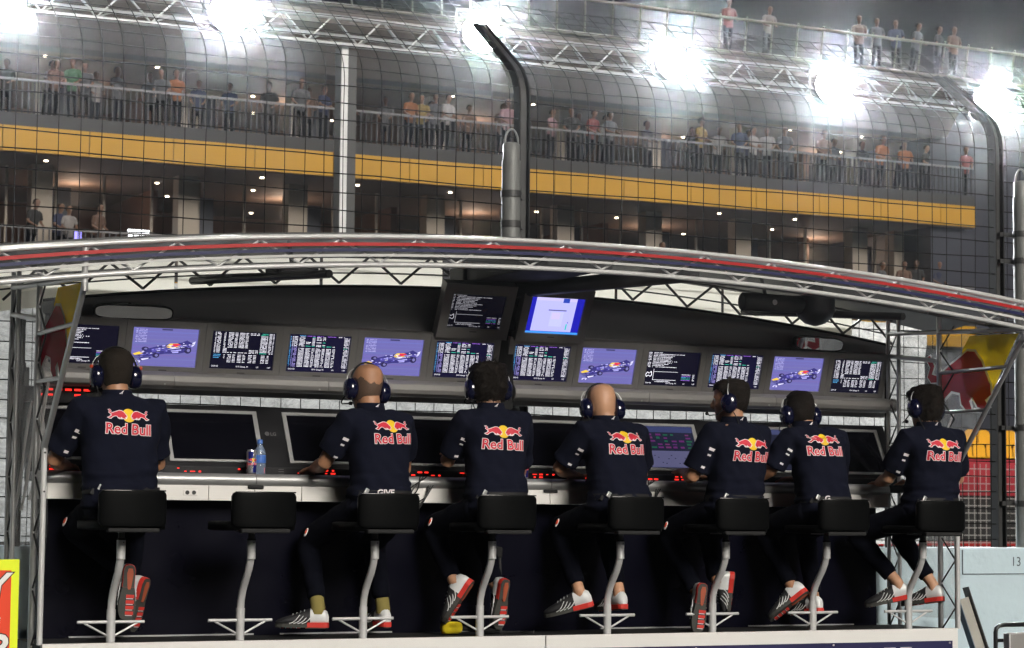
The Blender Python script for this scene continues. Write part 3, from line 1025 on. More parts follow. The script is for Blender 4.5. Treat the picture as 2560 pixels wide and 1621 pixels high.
def page_car(seed):
    s, r = Scr(), random.Random(seed)
    bg = (0.125, 0.115, 0.34)
    s.R(0, 0, 1, 1, bg)
    for i in range(9):
        y = 0.1 + i * 0.1
        s.R(0, y, 1, y + 0.03, tuple(q * (0.95 + 0.22 * r.random()) for q in bg), 1.4)
    for i in range(9):
        s.num(0.05, 0.05 + i * 0.04, 0.03, (0.5, 0.48, 0.75), r)
        s.num(0.09, 0.05 + i * 0.04, 0.13, (0.42, 0.40, 0.70), r)
    s.R(0.44, 0.03, 0.60, 0.065, (0.03, 0.03, 0.08), 2)
    dk, nv, bl = (0.02, 0.016, 0.06), (0.035, 0.03, 0.16), (0.075, 0.065, 0.32)
    wh, ye, rd = (0.62, 0.60, 0.85), (0.75, 0.50, 0.06), (0.60, 0.03, 0.06)
    s.poly([(0.02, 0.74), (0.10, 0.66), (0.22, 0.66), (0.30, 0.72), (0.26, 0.80), (0.10, 0.82)], tuple(q * 0.7 for q in bg), 1.8)
    s.poly([(0.06, 0.70), (0.20, 0.58), (0.38, 0.49), (0.56, 0.42), (0.74, 0.37), (0.86, 0.32), (0.93, 0.38), (0.90, 0.58), (0.72, 0.66), (0.52, 0.67), (0.34, 0.73), (0.16, 0.79)], nv, 2)
    s.poly([(0.30, 0.56), (0.46, 0.50), (0.60, 0.48), (0.60, 0.58), (0.44, 0.60), (0.32, 0.64)], bl, 2.3)
    s.poly([(0.03, 0.70), (0.12, 0.64), (0.20, 0.64), (0.16, 0.70), (0.06, 0.73)], ye, 2.6)
    s.poly([(0.52, 0.48), (0.58, 0.40), (0.70, 0.39), (0.76, 0.44), (0.68, 0.50), (0.56, 0.53)], ye, 2.6)
    s.poly([(0.60, 0.47), (0.63, 0.40), (0.72, 0.40), (0.75, 0.44), (0.66, 0.48)], rd, 2.9)
    s.poly([(0.54, 0.52), (0.72, 0.48), (0.76, 0.50), (0.56, 0.56)], wh, 2.9)
    for cx, cy_, rx, ry in ((0.21, 0.56, 0.055, 0.055), (0.38, 0.72, 0.055, 0.065), (0.86, 0.56, 0.055, 0.085), (0.76, 0.47, 0.03, 0.05)):
        s.poly(disc(cx, cy_, rx, ry, 16), dk, 3.0)
        s.poly(disc(cx + 0.01, cy_, rx * 0.45, ry * 0.5, 12), (0.16, 0.15, 0.36), 3.3)
    s.poly([(0.78, 0.34), (0.84, 0.30), (0.86, 0.33), (0.82, 0.46), (0.79, 0.45)], nv, 3.1)
    s.poly([(0.92, 0.36), (0.97, 0.32), (0.95, 0.42), (0.91, 0.48)], wh, 3.1)
    s.poly([(0.12, 0.80), (0.30, 0.76), (0.32, 0.80), (0.16, 0.88)], nv, 2.5)
    s.poly([(0.16, 0.82), (0.28, 0.79), (0.27, 0.82), (0.18, 0.86)], wh, 3.0)
    for x, y, w in ((0.36, 0.54, 0.08), (0.60, 0.58, 0.12), (0.62, 0.62, 0.10), (0.46, 0.46, 0.05), (0.68, 0.56, 0.08)):
        s.poly([(x, y), (x + w, y - 0.02), (x + w, y + 0.012), (x + 0.01, y + 0.025)], (0.36, 0.34, 0.72), 3.2)
    for q in range(90):
        t = r.random()
        px, py = 0.10 + 0.80 * t, 0.70 - 0.28 * t + r.gauss(0, 0.045)
        w, h = r.uniform(0.015, 0.06), r.uniform(0.008, 0.022)
        c = r.choice([nv, nv, dk, bl, bl, (0.24, 0.22, 0.6), wh, (0.12, 0.10, 0.4)])
        s.poly([(px, py), (px + w, py - 0.3 * w), (px + w + 0.01, py - 0.3 * w + h), (px + 0.005, py + h)], c, 3.4 + 0.1 * (q % 5))
    s.poly([(0.06, 0.91), (0.085, 0.87), (0.15, 0.87), (0.145, 0.885), (0.10, 0.885), (0.08, 0.92)], wh, 3)
    s.poly([(0.125, 0.92), (0.145, 0.87), (0.16, 0.87), (0.145, 0.92)], wh, 3)
    return s


def page_window(seed):
    s, r = Scr(0.345, 0.225), random.Random(seed)
    s.R(0, 0, 1, 1, (0.012, 0.012, 0.34))
    s.R(0.10, 0.0, 0.86, 0.94, (0.40, 0.40, 0.80), 2)
    s.R(0.10, 0.0, 0.86, 0.10, (0.48, 0.44, 0.76), 2.3)
    s.R(0.60, 0.02, 0.72, 0.14, (0.02, 0.05, 0.36), 2.6)
    s.R(0.36, 0.34, 0.70, 0.37, (0.08, 0.08, 0.25), 2.6)
    s.R(0.42, 0.40, 0.66, 0.80, (0.44, 0.45, 0.82), 2.3)
    s.R(0.44, 0.42, 0.60, 0.60, (0.50, 0.44, 0.74), 2.6)
    s.R(0.74, 0.72, 0.765, 0.88, (0.03, 0.45, 0.42), 2.6)
    s.R(0.76, 0.66, 0.775, 0.70, (0.1, 0.1, 0.4), 2.6)
    s.R(0, 0.95, 1, 1, (0.05, 0.26, 0.75), 2)
    return s


HW, HH = 0.441, 0.292


def monitor(page, label, loc, tilt, hw=HW, hh=HH, sw=SW, sh=SH, chin=0.0, strength=SCREEN):
    t = thing('monitor', label, 'monitor', loc, 'monitors above the console', rot=(tilt, 0, 0))
    mb = MB()
    # bezel: recessed opening round the screen
    z0, z1 = -hh / 2 + chin, hh / 2
    zs0, zs1 = -sh / 2, sh / 2
    for a, b, c, d in ((-hw / 2, -sw / 2, z0, z1), (sw / 2, hw / 2, z0, z1), (-sw / 2, sw / 2, zs1, z1), (-sw / 2, sw / 2, z0, zs0)):
        mb.box2((a, -0.012, c), (b, 0.05, d))
    mb.build('housing', GREYH, t)
    MB().box2((-hw / 2 + 0.01, 0.05, z0 + 0.01), (hw / 2 - 0.01, 0.075, z1 - 0.01)).build('back_cover', BLACKM, t)
    MB().box2((-0.022, -0.0135, -sh / 2 - 0.022), (0.022, -0.012, -sh / 2 - 0.016)).build('maker_badge', RAILM, t)
    page.build('screen', strength, t)
    return t


TILT = math.radians(17)
kinds = ['M', 'C', 'S', 'L', 'C', 'L', 'L', 'C', 'M', 'L', 'C', 'S']
nm = {'M': 'black page of race messages', 'C': 'purple racing car picture', 'S': 'white sector time table', 'L': 'dense lap time table'}
made = {}
hint = ['at the far left end of the lower row', 'second from the left, above the grey-haired man', 'third from the left, left of the lap table', 'fourth from the left in the lower row',
        'above the headset of the second man', 'directly under the upper text monitor', 'right of the black centre column', 'above the bald man in the middle',
        'right of the middle racing car picture', 'above the man looking left', 'below the right mirror', 'at the far right end of the lower row']
for i, kd in enumerate(kinds):
    x = (-0.160 + 0.443 * i if i < 6 else 2.552 + 0.443 * (i - 6)) + SW / 2
    lab = 'monitor with %s, %s' % (nm[kd], hint[i])
    if kd in made:
        dup(made[kd], (x - 0.018, 0.625, 1.527), lab)
    else:
        pg = {'M': page_messages, 'C': page_car, 'S': page_sectors, 'L': page_laps}[kd](i)
        made[kd] = monitor(pg, lab, (x - 0.018, 0.625, 1.527), TILT, chin=0.014)
monitor(page_messages(31), 'upper left monitor with dim black message page above the centre', (2.237, 0.49, 1.795), math.radians(27), 0.446, 0.33, 0.335, 0.205, strength=SCREEND)
monitor(page_window(2), 'upper right monitor with a pale blue program window above the centre', (2.738, 0.49, 1.795), math.radians(27), 0.446, 0.33, 0.345, 0.225)

# ------------------------------------------------------------------ mirrors on the backboard


def mirror(name, label, x, y, z, w, h, rz):
    t = thing(name, label, 'mirror', (x, y, z), 'mirrors on the backboard', rot=(math.radians(14), 0, rz))
    pts = []
    for i in range(24):
        a = 2 * PI * i / 24
        c, s = math.cos(a), math.sin(a)
        pts.append((w / 2 * math.copysign(abs(c) ** 0.4, c), h / 2 * math.copysign(abs(s) ** 0.6, s)))
    MB().prism([(p * 1.04, q * 1.2) for p, q in pts], (0, 0, 0), (1, 0, 0), (0, 0, 1), (0, 0.035, 0)).build('shell', BLACKM, t, fix=True)
    MB().prism(pts, (0, -0.002, 0), (1, 0, 0), (0, 0, 1), (0, 0.0015, 0)).build('glass', MIRROR, t, fix=True)
    MB().tube([(0, 0.03, 0), (0, 0.13, 0.02)], 0.012, 8).build('stem', BLACKM, t)
    return t


mirror('mirror', 'wide black-rimmed rear-view mirror at the left above the monitors', 0.255, 0.56, 1.700, 0.41, 0.066, math.radians(-6))
mirror('mirror', 'small rounded rear-view mirror at the right above the monitors', 4.62, 0.56, 1.712, 0.39, 0.072, math.radians(10))

# ------------------------------------------------------------------ loudspeakers and camera pods under the roof
sp = thing('loudspeaker', 'flat black loudspeaker hanging under the left half of the roof', 'loudspeaker', (0.93, 0.0, 1.90))
MB().box((0, 0, 0.005), (0.235, 0.20, 0.06)).build('case', BLACKM, sp, bevel=0.02)
MB().box((0, -0.102, 0.005), (0.19, 0.006, 0.04)).build('grille', BLACK, sp)
MB().tube([(0, 0, 0.03), (0, 0.05, 0.17)], 0.012, 8).build('bracket', STEELD, sp)
sp = thing('loudspeaker', 'long black round loudspeaker hanging under the right half of the roof', 'loudspeaker', (3.91, 0.0, 1.885))
MB().tube([(-0.21, 0, 0), (-0.205, 0, 0), (0.205, 0, 0), (0.21, 0, 0)], [0.035, 0.052, 0.052, 0.035], 16).build('case', BLACKM, sp)
MB().lathe([(0.016, 0), (0.016, 0.004)], (-0.02, -0.052, 0.0), (0, -1, 0), 14).build('badge', RAILM, sp)
MB().tube([(-0.05, 0, 0.04), (-0.05, 0.05, 0.16)], 0.012, 8).build('bracket', STEELD, sp)
MB().tube([(-0.20, 0.0, -0.055), (-0.12, 0, -0.075), (-0.02, 0.0, -0.07), (0.3, 0.1, -0.03)], 0.006, 6).build('cable', BLACKM, sp)
dm = thing('camera_dome', 'black dome camera hanging beside the long round loudspeaker', 'camera', (4.205, 0.0, 1.85))
MB().lathe([(0.115, 0.09), (0.116, 0.0), (0.10, -0.035), (0.06, -0.07), (0.01, -0.085)], (0, 0, 0), (0, 0, 1), 20).build('dome', BLACK, dm, fix=True)
MB().lathe([(0.05, 0.09), (0.05, 0.16)], (0, 0, 0), (0, 0, 1), 12).build('neck', BLACKM, dm)

# ================================================================== STOOLS
st = thing('stool', 'black padded stool on a bent silver pole under the grey-haired man at the left', 'stool', (0, 0, 0), 'stools along the console')
path = [(0, 0, -0.004), (0, 0, 0.10), (0, 0, 0.16), (0, -0.006, 0.20), (0, -0.028, 0.25), (0, -0.065, 0.30), (0, -0.102, 0.345), (0, -0.128, 0.39), (0, -0.141, 0.43), (0, -0.144, 0.46), (0, -0.144, 0.505)]
MB().tube(path[2:], 0.0195, 14).build('bent_pole', ALUW, st)
MB().tube(path[:3], 0.0225, 14).build('base_tube', ALUW, st)
MB().lathe([(0.0225, 0.412), (0.0225, 0.506)], (0, -0.144, 0), (0, 0, 1), 14).build('sleeve', ALUW, st)
MB().lathe([(0.0225, 0.506), (0.0225, 0.516)], (0, -0.144, 0), (0, 0, 1), 14).build('collar', BLACKM, st)
MB().tube([(0, -0.144, 0.51), (0, -0.144, 0.555)], 0.017, 12).build('inner_post', STEELD, st)
MB().box((0, -0.144, 0.553), (0.11, 0.16, 0.006)).build('seat_plate', ALU, st)
MB().lathe([(0.003, 0), (0.003, 0.003)], (0.005, -0.1665, 0.495), (0, -1, 0), 8).build('set_screw', STEELD, st)
MB().tube([(-0.172, 0, 0.098), (0.172, 0, 0.098)], 0.0085, 10).build('footrest_bar', ALUW, st)
for s in (-1, 1):
    MB().tube([(s * 0.135, 0, 0.092), (s * 0.018, 0, 0.03)], 0.0055, 8).build('footrest_brace', ALUW, st)
# cushions


def cushion(w, d, h, c, curve=0.0, ex=6):
    n = 28
    rings = []
    for j, (zz, k) in enumerate(((-0.5, 0.90), (-0.46, 0.96), (-0.38, 1.0), (0.38, 1.0), (0.46, 0.965), (0.5, 0.90))):
        r = []
        for i in range(n):
            a = 2 * PI * i / n
            ca, sa = math.cos(a), math.sin(a)
            x = math.copysign(abs(ca) ** (2 / ex), ca) * w / 2 * k
            y = math.copysign(abs(sa) ** (2 / ex), sa) * d / 2 * k
            r.append((c[0] + x, c[1] + y + curve * (2 * x / w) ** 2, c[2] + zz * h))
        rings.append(r)
    return MB().loft(rings)


cushion(0.37, 0.40, 0.048, (0, -0.135, 0.580)).build('seat', LEATHER, st, fix=True)
bk = cushion(0.340, 0.050, 0.172, (0, -0.345, 0.661), 0.03, 5).build('backrest', LEATHER, st, fix=True)
MB().tube([(-0.16 + 0.32 * i / 8, -0.345 - 0.02 + 0.03 * (2 * (-0.16 + 0.04 * i) / 0.352) ** 2, 0.7485) for i in range(9)], 0.0032, 8).build('piping', PIPE, bk)
MB().box((0, -0.33, 0.556), (0.26, 0.05, 0.022)).build('back_bracket', BLACKM, st, bevel=0.006)
CX = [0, 0.680, 1.360, 2.040, 2.823, 3.503, 4.183, 4.863]
who = ['', 'empty black padded stool on a bent silver pole', 'black padded stool on a bent silver pole under the balding man with wide-set feet',
       'black padded stool on a bent silver pole under the man with thick dark hair', 'black padded stool on a bent silver pole under the bald man in the middle',
       'black padded stool on a bent silver pole under the man looking left', 'black padded stool on a bent silver pole under the second man from the right',
       'black padded stool on a bent silver pole under the man at the right end']
for i in range(1, 8):
    dup(st, (CX[i], 0, 0), who[i], rot=(0, 0, [0, 0, 0, -0.05, 0, -0.22, -0.1, -0.2][i] * 0))

# ================================================================== PEOPLE


def fuse(mb, voxel, it=5, fn=None):
    """one continuous surface out of overlapping closed shapes"""
    me = mb.mesh('tmp')
    o = bpy.data.objects.new('tmp', me)
    col.objects.link(o)
    r = o.modifiers.new('r', 'REMESH')
    r.mode = 'VOXEL'
    r.voxel_size = voxel
    s = o.modifiers.new('s', 'SMOOTH')
    s.factor = 0.5
    s.iterations = it
    dg = bpy.context.evaluated_depsgraph_get()
    out = bpy.data.meshes.new_from_object(o.evaluated_get(dg))
    bpy.data.objects.remove(o)
    if fn:
        ns = [v.normal.copy() for v in out.vertices]
        for v, n in zip(out.vertices, ns):
            v.co += n * fn(v.co, n)
    out.polygons.foreach_set('use_smooth', [True] * len(out.polygons))
    out.update()
    return out


def ring(c, w, d, n=20, ex=2.4, R=None):
    out = []
    for i in range(n):
        a = 2 * PI * i / n
        ca, sa = math.cos(a), math.sin(a)
        p = V((math.copysign(abs(ca) ** (2 / ex), ca) * w, math.copysign(abs(sa) ** (2 / ex), sa) * d, 0))
        out.append(V(c) + (R @ p if R else p))
    return out


def lerp(a, b, t):
    return V(a) + (V(b) - V(a)) * t


def shoe(parent, org, heel, toe, nrm, big=1.0):
    y = V(toe).normalized()
    z = -(V(nrm) - y * V(nrm).dot(y)).normalized()
    x = y.cross(z)
    M = Matrix((x, y, z)).transposed()
    o = V(heel) + y * 0.07 * big
    T = lambda p: o + M @ (V(p) * big)
    half = [(-0.074, 0.012), (-0.066, 0.024), (-0.045, 0.031), (0.0, 0.030), (0.04, 0.031), (0.09, 0.040), (0.135, 0.044), (0.17, 0.040), (0.195, 0.028), (0.208, 0.012)]

    def sole(y0, y1, z0, z1, m, name, par):
        hs = [(a, b) for a, b in half if y0 <= a <= y1]
        rings = [[T((-b, a, z0)), T((b, a, z0)), T((b * 1.02, a, z1)), T((-b * 1.02, a, z1))] for a, b in hs]
        return MB().loft(rings, smooth=False).build(name, m, par, org, fix=True)
    up = []
    for (yy, w, h) in ((-0.072, 0.012, 0.045), (-0.064, 0.024, 0.072), (-0.045, 0.031, 0.086), (-0.01, 0.033, 0.088), (0.025, 0.034, 0.088), (0.06, 0.036, 0.075), (0.10, 0.040, 0.060), (0.14, 0.042, 0.047), (0.17, 0.038, 0.038), (0.195, 0.027, 0.028), (0.206, 0.012, 0.020)):
        r = []
        for i in range(14):
            a = 2 * PI * i / 14
            ca, sa = math.cos(a), math.sin(a)
            r.append(T((w * math.copysign(abs(ca) ** 0.8, ca), yy, 0.018 + h * 0.5 + h * 0.5 * sa - 0.006)))
        up.append(r)
    mb = MB()
    mb.loft(up[:5], caps=True)
    mb.cur = 1
    mb.loft(up[4:], caps=True)
    s = mb.build('shoe', [SHOEW, SHOEB], parent, org, fix=True)
    sole(-0.08, 0.045, 0.0, 0.026, SOLER, 'heel_sole', s)
    sole(0.035, 0.22, 0.0, 0.020, SOLEG, 'front_sole', s)
    # tread: dark outsole with orange inserts and grooves
    hs = [(a * 0.97, b * 0.93) for a, b in half if a <= 0.05]
    MB().loft([[T((-b, a, -0.004)), T((b, a, -0.004)), T((b, a, 0.004)), T((-b, a, 0.004))] for a, b in hs], smooth=False).build('heel_tread', SOLEG, s, org, fix=True)
    ins = [(-0.055, 0.010), (-0.03, 0.016), (0.0, 0.013), (0.03, 0.010), (0.05, 0.006)]
    MB().loft([[T((-b + 0.004, a, -0.006)), T((b + 0.004, a, -0.006)), T((b + 0.004, a, 0.0)), T((-b + 0.004, a, 0.0))] for a, b in ins], smooth=False).build('sole_insert', SOLEO, s, org, fix=True)
    for j in range(4):
        yy = 0.085 + j * 0.028
        mb = MB()
        mb.box(T((0.012, yy, -0.002)), (0.040, 0.016, 0.006), M)
        mb.build('sole_lug', SOLER, s, org)
        MB().box(T((0.010, yy + 0.012, -0.003)), (0.034, 0.003, 0.004), M).build('sole_groove', LWHITE, s, org)
    # curved white side stripes
    for sd in (-1, 1):
        for j in range(4):
            y0 = 0.012 + j * 0.022
            pts = []
            for t in [i / 6 for i in range(7)]:
                yy = y0 + 0.055 * t
                w = 0.0375 + 0.004 * t + (0.003 if yy > 0.06 else 0)
                pts.append(T((sd * w * (1.0 - 0.22 * (1 - t) ** 2), yy, 0.066 - 0.045 * t - 0.010 * math.sin(t * PI))))
            MB().tube(pts, 0.0028, 5).build('side_stripe', SHOEW, s, org)
    lc = MB()
    for j in range(4):
        yy = 0.055 + j * 0.02
        zt = 0.018 + [0.072, 0.066, 0.058, 0.052][j]
        lc.tube([T((-0.02, yy, zt - 0.008)), T((0, yy, zt)), T((0.02, yy, zt - 0.008))], 0.003, 5)
    lc.build('lace', SHOEW, s, org)
    return T((0, -0.015, 0.10)), z, s


def head_matrix(yaw, tilt, roll):
    return Matrix.Rotation(yaw, 3, 'Z') @ Matrix.Rotation(roll, 3, 'Y') @ Matrix.Rotation(-tilt, 3, 'X')


def head_shape(mb, c, R, s=1.0):
    c = V(c)
    P = lambda p: c + R @ (V(p) * s)
    rings = []
    for (z, w, d, oy) in ((-0.118, 0.020, 0.022, 0.058), (-0.108, 0.040, 0.046, 0.044), (-0.085, 0.054, 0.070, 0.022), (-0.055, 0.063, 0.084, 0.008), (-0.02, 0.070, 0.092, 0.0),
                          (0.02, 0.0765, 0.097, -0.003), (0.055, 0.0775, 0.096, -0.005), (0.085, 0.070, 0.087, -0.006), (0.105, 0.053, 0.066, -0.006), (0.117, 0.026, 0.034, -0.006)):
        rings.append([P(q) for q in ring((0, oy, z), w, d, 20, 2.2)])
    mb.loft(rings)
    mb.tube([P((0, 0.088, 0.015)), P((0, 0.104, -0.012)), P((0, 0.113, -0.030)), P((0, 0.096, -0.040))], [0.008, 0.010, 0.014, 0.010], 8)
    for sd in (-1, 1):
        mb.ell(P((sd * 0.076, -0.008, -0.012)), (0.010 * s, 0.019 * s, 0.031 * s), R, 10, 8)
        mb.ell(P((sd * 0.030, 0.082, 0.020)), (0.022 * s, 0.012 * s, 0.008 * s), R, 8, 6)
        mb.ell(P((sd * 0.036, 0.074, -0.028)), (0.020 * s, 0.016 * s, 0.016 * s), R, 8, 6)
    mb.ell(P((0, 0.080, -0.066)), (0.024 * s, 0.012 * s, 0.006 * s), R, 10, 6)
    mb.ell(P((0, 0.080, -0.076)), (0.020 * s, 0.012 * s, 0.007 * s), R, 10, 6)
    mb.ell(P((0, 0.068, -0.104)), (0.022 * s, 0.016 * s, 0.014 * s), R, 10, 6)


def hand_shape(mb, wrist, fwd, palm_n, side):
    """open relaxed hand: palm, four unequal bent fingers, thumb from the palm's side"""
    f = V(fwd).normalized()
    n = (V(palm_n) - f * V(palm_n).dot(f)).normalized()
    r = f.cross(n) * side
    w = V(wrist)
    rings = []
    for t, a, b in ((-0.01, 0.027, 0.021), (0.02, 0.034, 0.017), (0.055, 0.041, 0.015), (0.085, 0.041, 0.013), (0.094, 0.036, 0.010)):
        rings.append([w + f * t + r * math.cos(2 * PI * i / 12) * a + n * math.sin(2 * PI * i / 12) * b for i in range(12)])
    mb.loft(rings)
    for i, (off, ln) in enumerate(((-0.030, 0.072), (-0.010, 0.080), (0.011, 0.075), (0.031, 0.060))):
        b = w + f * 0.085 + r * off
        p1 = b + f * ln * 0.45 + n * 0.010
        p2 = b + f * ln * 0.76 + n * 0.024
        p3 = b + f * ln * 0.92 + n * 0.040
        mb.tube([b - f * 0.01, p1, p2, p3], [0.0095, 0.0090, 0.0085, 0.0070], 8)
    b = w + f * 0.028 - r * 0.030
    mb.tube([b, b + f * 0.028 - r * 0.022 + n * 0.008, b + f * 0.056 - r * 0.030 + n * 0.016], [0.013, 0.011, 0.008], 8)


def hair_shell(c, R, s, mat_, parent, org, style, seed):
    rnd = random.Random(seed)
    c = V(c)
    th = {'short': 0.006, 'thick': 0.026, 'bob': 0.020, 'stubble': 0.0015, 'crop': 0.010}[style]
    nape = {'short': -0.075, 'thick': -0.085, 'bob': -0.11, 'stubble': -0.08, 'crop': -0.07}[style]

    def keep(p):
        x, y, z = p
        if style == 'stubble':
            return z > nape + 0.012 * noise.noise(V((x * 50, y * 50, 0))) and z < 0.040 - 0.9 * max(0, -y - 0.06) + 0.016 * noise.noise(V((x * 40, y * 40, 3))) and y < 0.045
        front = 0.055
        lim = nape if y < -0.02 else (front if y > 0.05 else nape + (front - nape) * (y + 0.02) / 0.07)
        return z > lim + 0.010 * noise.noise(V((x * 60, y * 60, seed)))
    n, m = 72, 52
    vs, idx = [], {}
    mb = MB()
    prof = [(-0.118, 0.020, 0.022, 0.058), (-0.108, 0.040, 0.046, 0.044), (-0.085, 0.054, 0.070, 0.022), (-0.055, 0.063, 0.084, 0.008), (-0.02, 0.070, 0.092, 0.0),
            (0.02, 0.0765, 0.097, -0.003), (0.055, 0.0775, 0.096, -0.005), (0.085, 0.070, 0.087, -0.006), (0.105, 0.053, 0.066, -0.006), (0.117, 0.026, 0.034, -0.006), (0.1205, 0.004, 0.005, -0.006)]

    def surf(z, a, off):
        for q in range(len(prof) - 1):
            if prof[q][0] <= z <= prof[q + 1][0]:
                t = (z - prof[q][0]) / (prof[q + 1][0] - prof[q][0])
                w, d, oy = [prof[q][k] + (prof[q + 1][k] - prof[q][k]) * t for k in (1, 2, 3)]
                break
        p = V((w * math.cos(a), oy + d * math.sin(a), z))
        nn = V((math.cos(a) / w, math.sin(a) / d, z * 70)).normalized()
        if style == 'bob' and z < 0.0:
            p.x *= 1.0 + 0.8 * min(0.1, -z)
            p.y = min(p.y, 0.03) - 0.15 * (-z) * (p.y < 0)
        return p + nn * off, nn
    for j in range(m + 1):
        z = -0.112 + (0.2320) * (1 - (1 - j / m) ** 1.35)
        z = min(z, 0.1203)
        for i in range(n):
            a = 2 * PI * i / n
            base, nn = surf(z, a, 0)
            lump = 1 + (0.55 if style != 'stubble' else 0.1) * noise.noise(base * 26 + V((seed, 0, 0))) + 0.35 * noise.noise(base * 70)
            p, _ = surf(z, a, max(0.001, th * lump) + 0.002)
            vs.append((p, base))
    fs = []
    for j in range(m):
        for i in range(n):
            q = (j * n + i, j * n + (i + 1) % n, (j + 1) * n + (i + 1) % n, (j + 1) * n + i)
            if all(keep(vs[k][1]) for k in q):
                fs.append(q)
    used = sorted({k for f in fs for k in f})
    mp = {k: i for i, k in enumerate(used)}
    mb.add([c + R @ (vs[k][0] * s) for k in used], [tuple(mp[k] for k in f) for f in fs], True)
    if style != 'stubble':
        ns = {'short': 900, 'crop': 1000, 'thick': 2200, 'bob': 1600}[style]
        ln0 = {'short': 0.010, 'crop': 0.018, 'thick': 0.042, 'bob': 0.05}[style]
        for q in range(ns):
            z = rnd.uniform(nape, 0.119)
            a = rnd.uniform(0, 2 * PI)
            b, nn = surf(z, a, th * 0.9)
            base, _ = surf(z, a, 0)
            if not keep(base):
                continue
            dn = V((rnd.gauss(0, 0.3), rnd.gauss(0, 0.3), -1.0 if style != 'thick' else rnd.uniform(-1, 0.5)))
            dn = (dn - nn * dn.dot(nn)).normalized()
            ln = ln0 * rnd.uniform(0.5, 1.3)
            e = b + dn * ln + nn * ln * rnd.uniform(0.1, 0.55)
            sd = dn.cross(nn) * 0.0016
            mb.add([c + R @ (p * s) for p in (b - sd, b + sd, e)], [(0, 1, 2)], True)
    return mb.build('hair', mat_, parent, org)


def headset(c, R, s, parent, org, knob=False, wide=0.0):
    c = V(c)
    P = lambda p: c + R @ (V(p) * s)
    band = MB()
    pts = [P((0.104 * math.cos(a) * (1 + wide), -0.004, -0.01 + 0.140 * math.sin(a))) for a in [PI * i / 20 for i in range(21)]]
    band.tube(pts, 0.009, 8, flat=0.55)
    hb = band.build('headset', BLACKM, parent, org)
    for sd in (-1, 1):
        ax = R @ V((sd, 0, 0))
        o = P((sd * 0.070, -0.006, -0.022))
        rings = []
        for r, h in ((0.036, 0.0), (0.050, 0.004), (0.054, 0.014), (0.055, 0.032), (0.051, 0.046), (0.040, 0.057), (0.014, 0.062)):
            rings.append([o + ax * h * s + R @ V((0, math.cos(2 * PI * i / 20) * r * 0.86 * s, math.sin(2 * PI * i / 20) * r * 1.08 * s)) for i in range(20)])
        MB().loft(rings).build('ear_cup', NAVYG, hb, org, fix=True)
        MB().tube([P((sd * 0.122, -0.006, 0.018)), P((sd * 0.120, -0.006, 0.045)), P((sd * 0.104, -0.005, 0.072)), P((sd * 0.082, -0.005, 0.088))], 0.0028, 6).build('band_wire', ALU, hb, org)
        if knob:
            MB().ell(P((sd * 0.128, -0.012, 0.026)), (0.010, 0.010, 0.010), R, 8, 6).build('ear_knob', ORANGE, hb, org)
    MB().tube([P((-0.112, 0.02, -0.05)), P((-0.118, 0.06, -0.085)), P((-0.085, 0.11, -0.085)), P((-0.03, 0.135, -0.072))], 0.0035, 6).build('mic_boom', BLACKM, hb, org)
    MB().ell(P((-0.02, 0.136, -0.070)), (0.014, 0.011, 0.011), R, 8, 6).build('mic_foam', BLACKM, hb, org)
    MB().tube([P((-0.105, -0.03, -0.075)), P((-0.10, -0.05, -0.115)), P((-0.075, -0.06, -0.17)), P((-0.06, -0.045, -0.24))], 0.003, 6).build('headset_cable', BLACKM, hb, org)
    return hb


EYE = mat('eye_white', (0.75, 0.73, 0.70), 0.2)
CUFFP = LWHITE


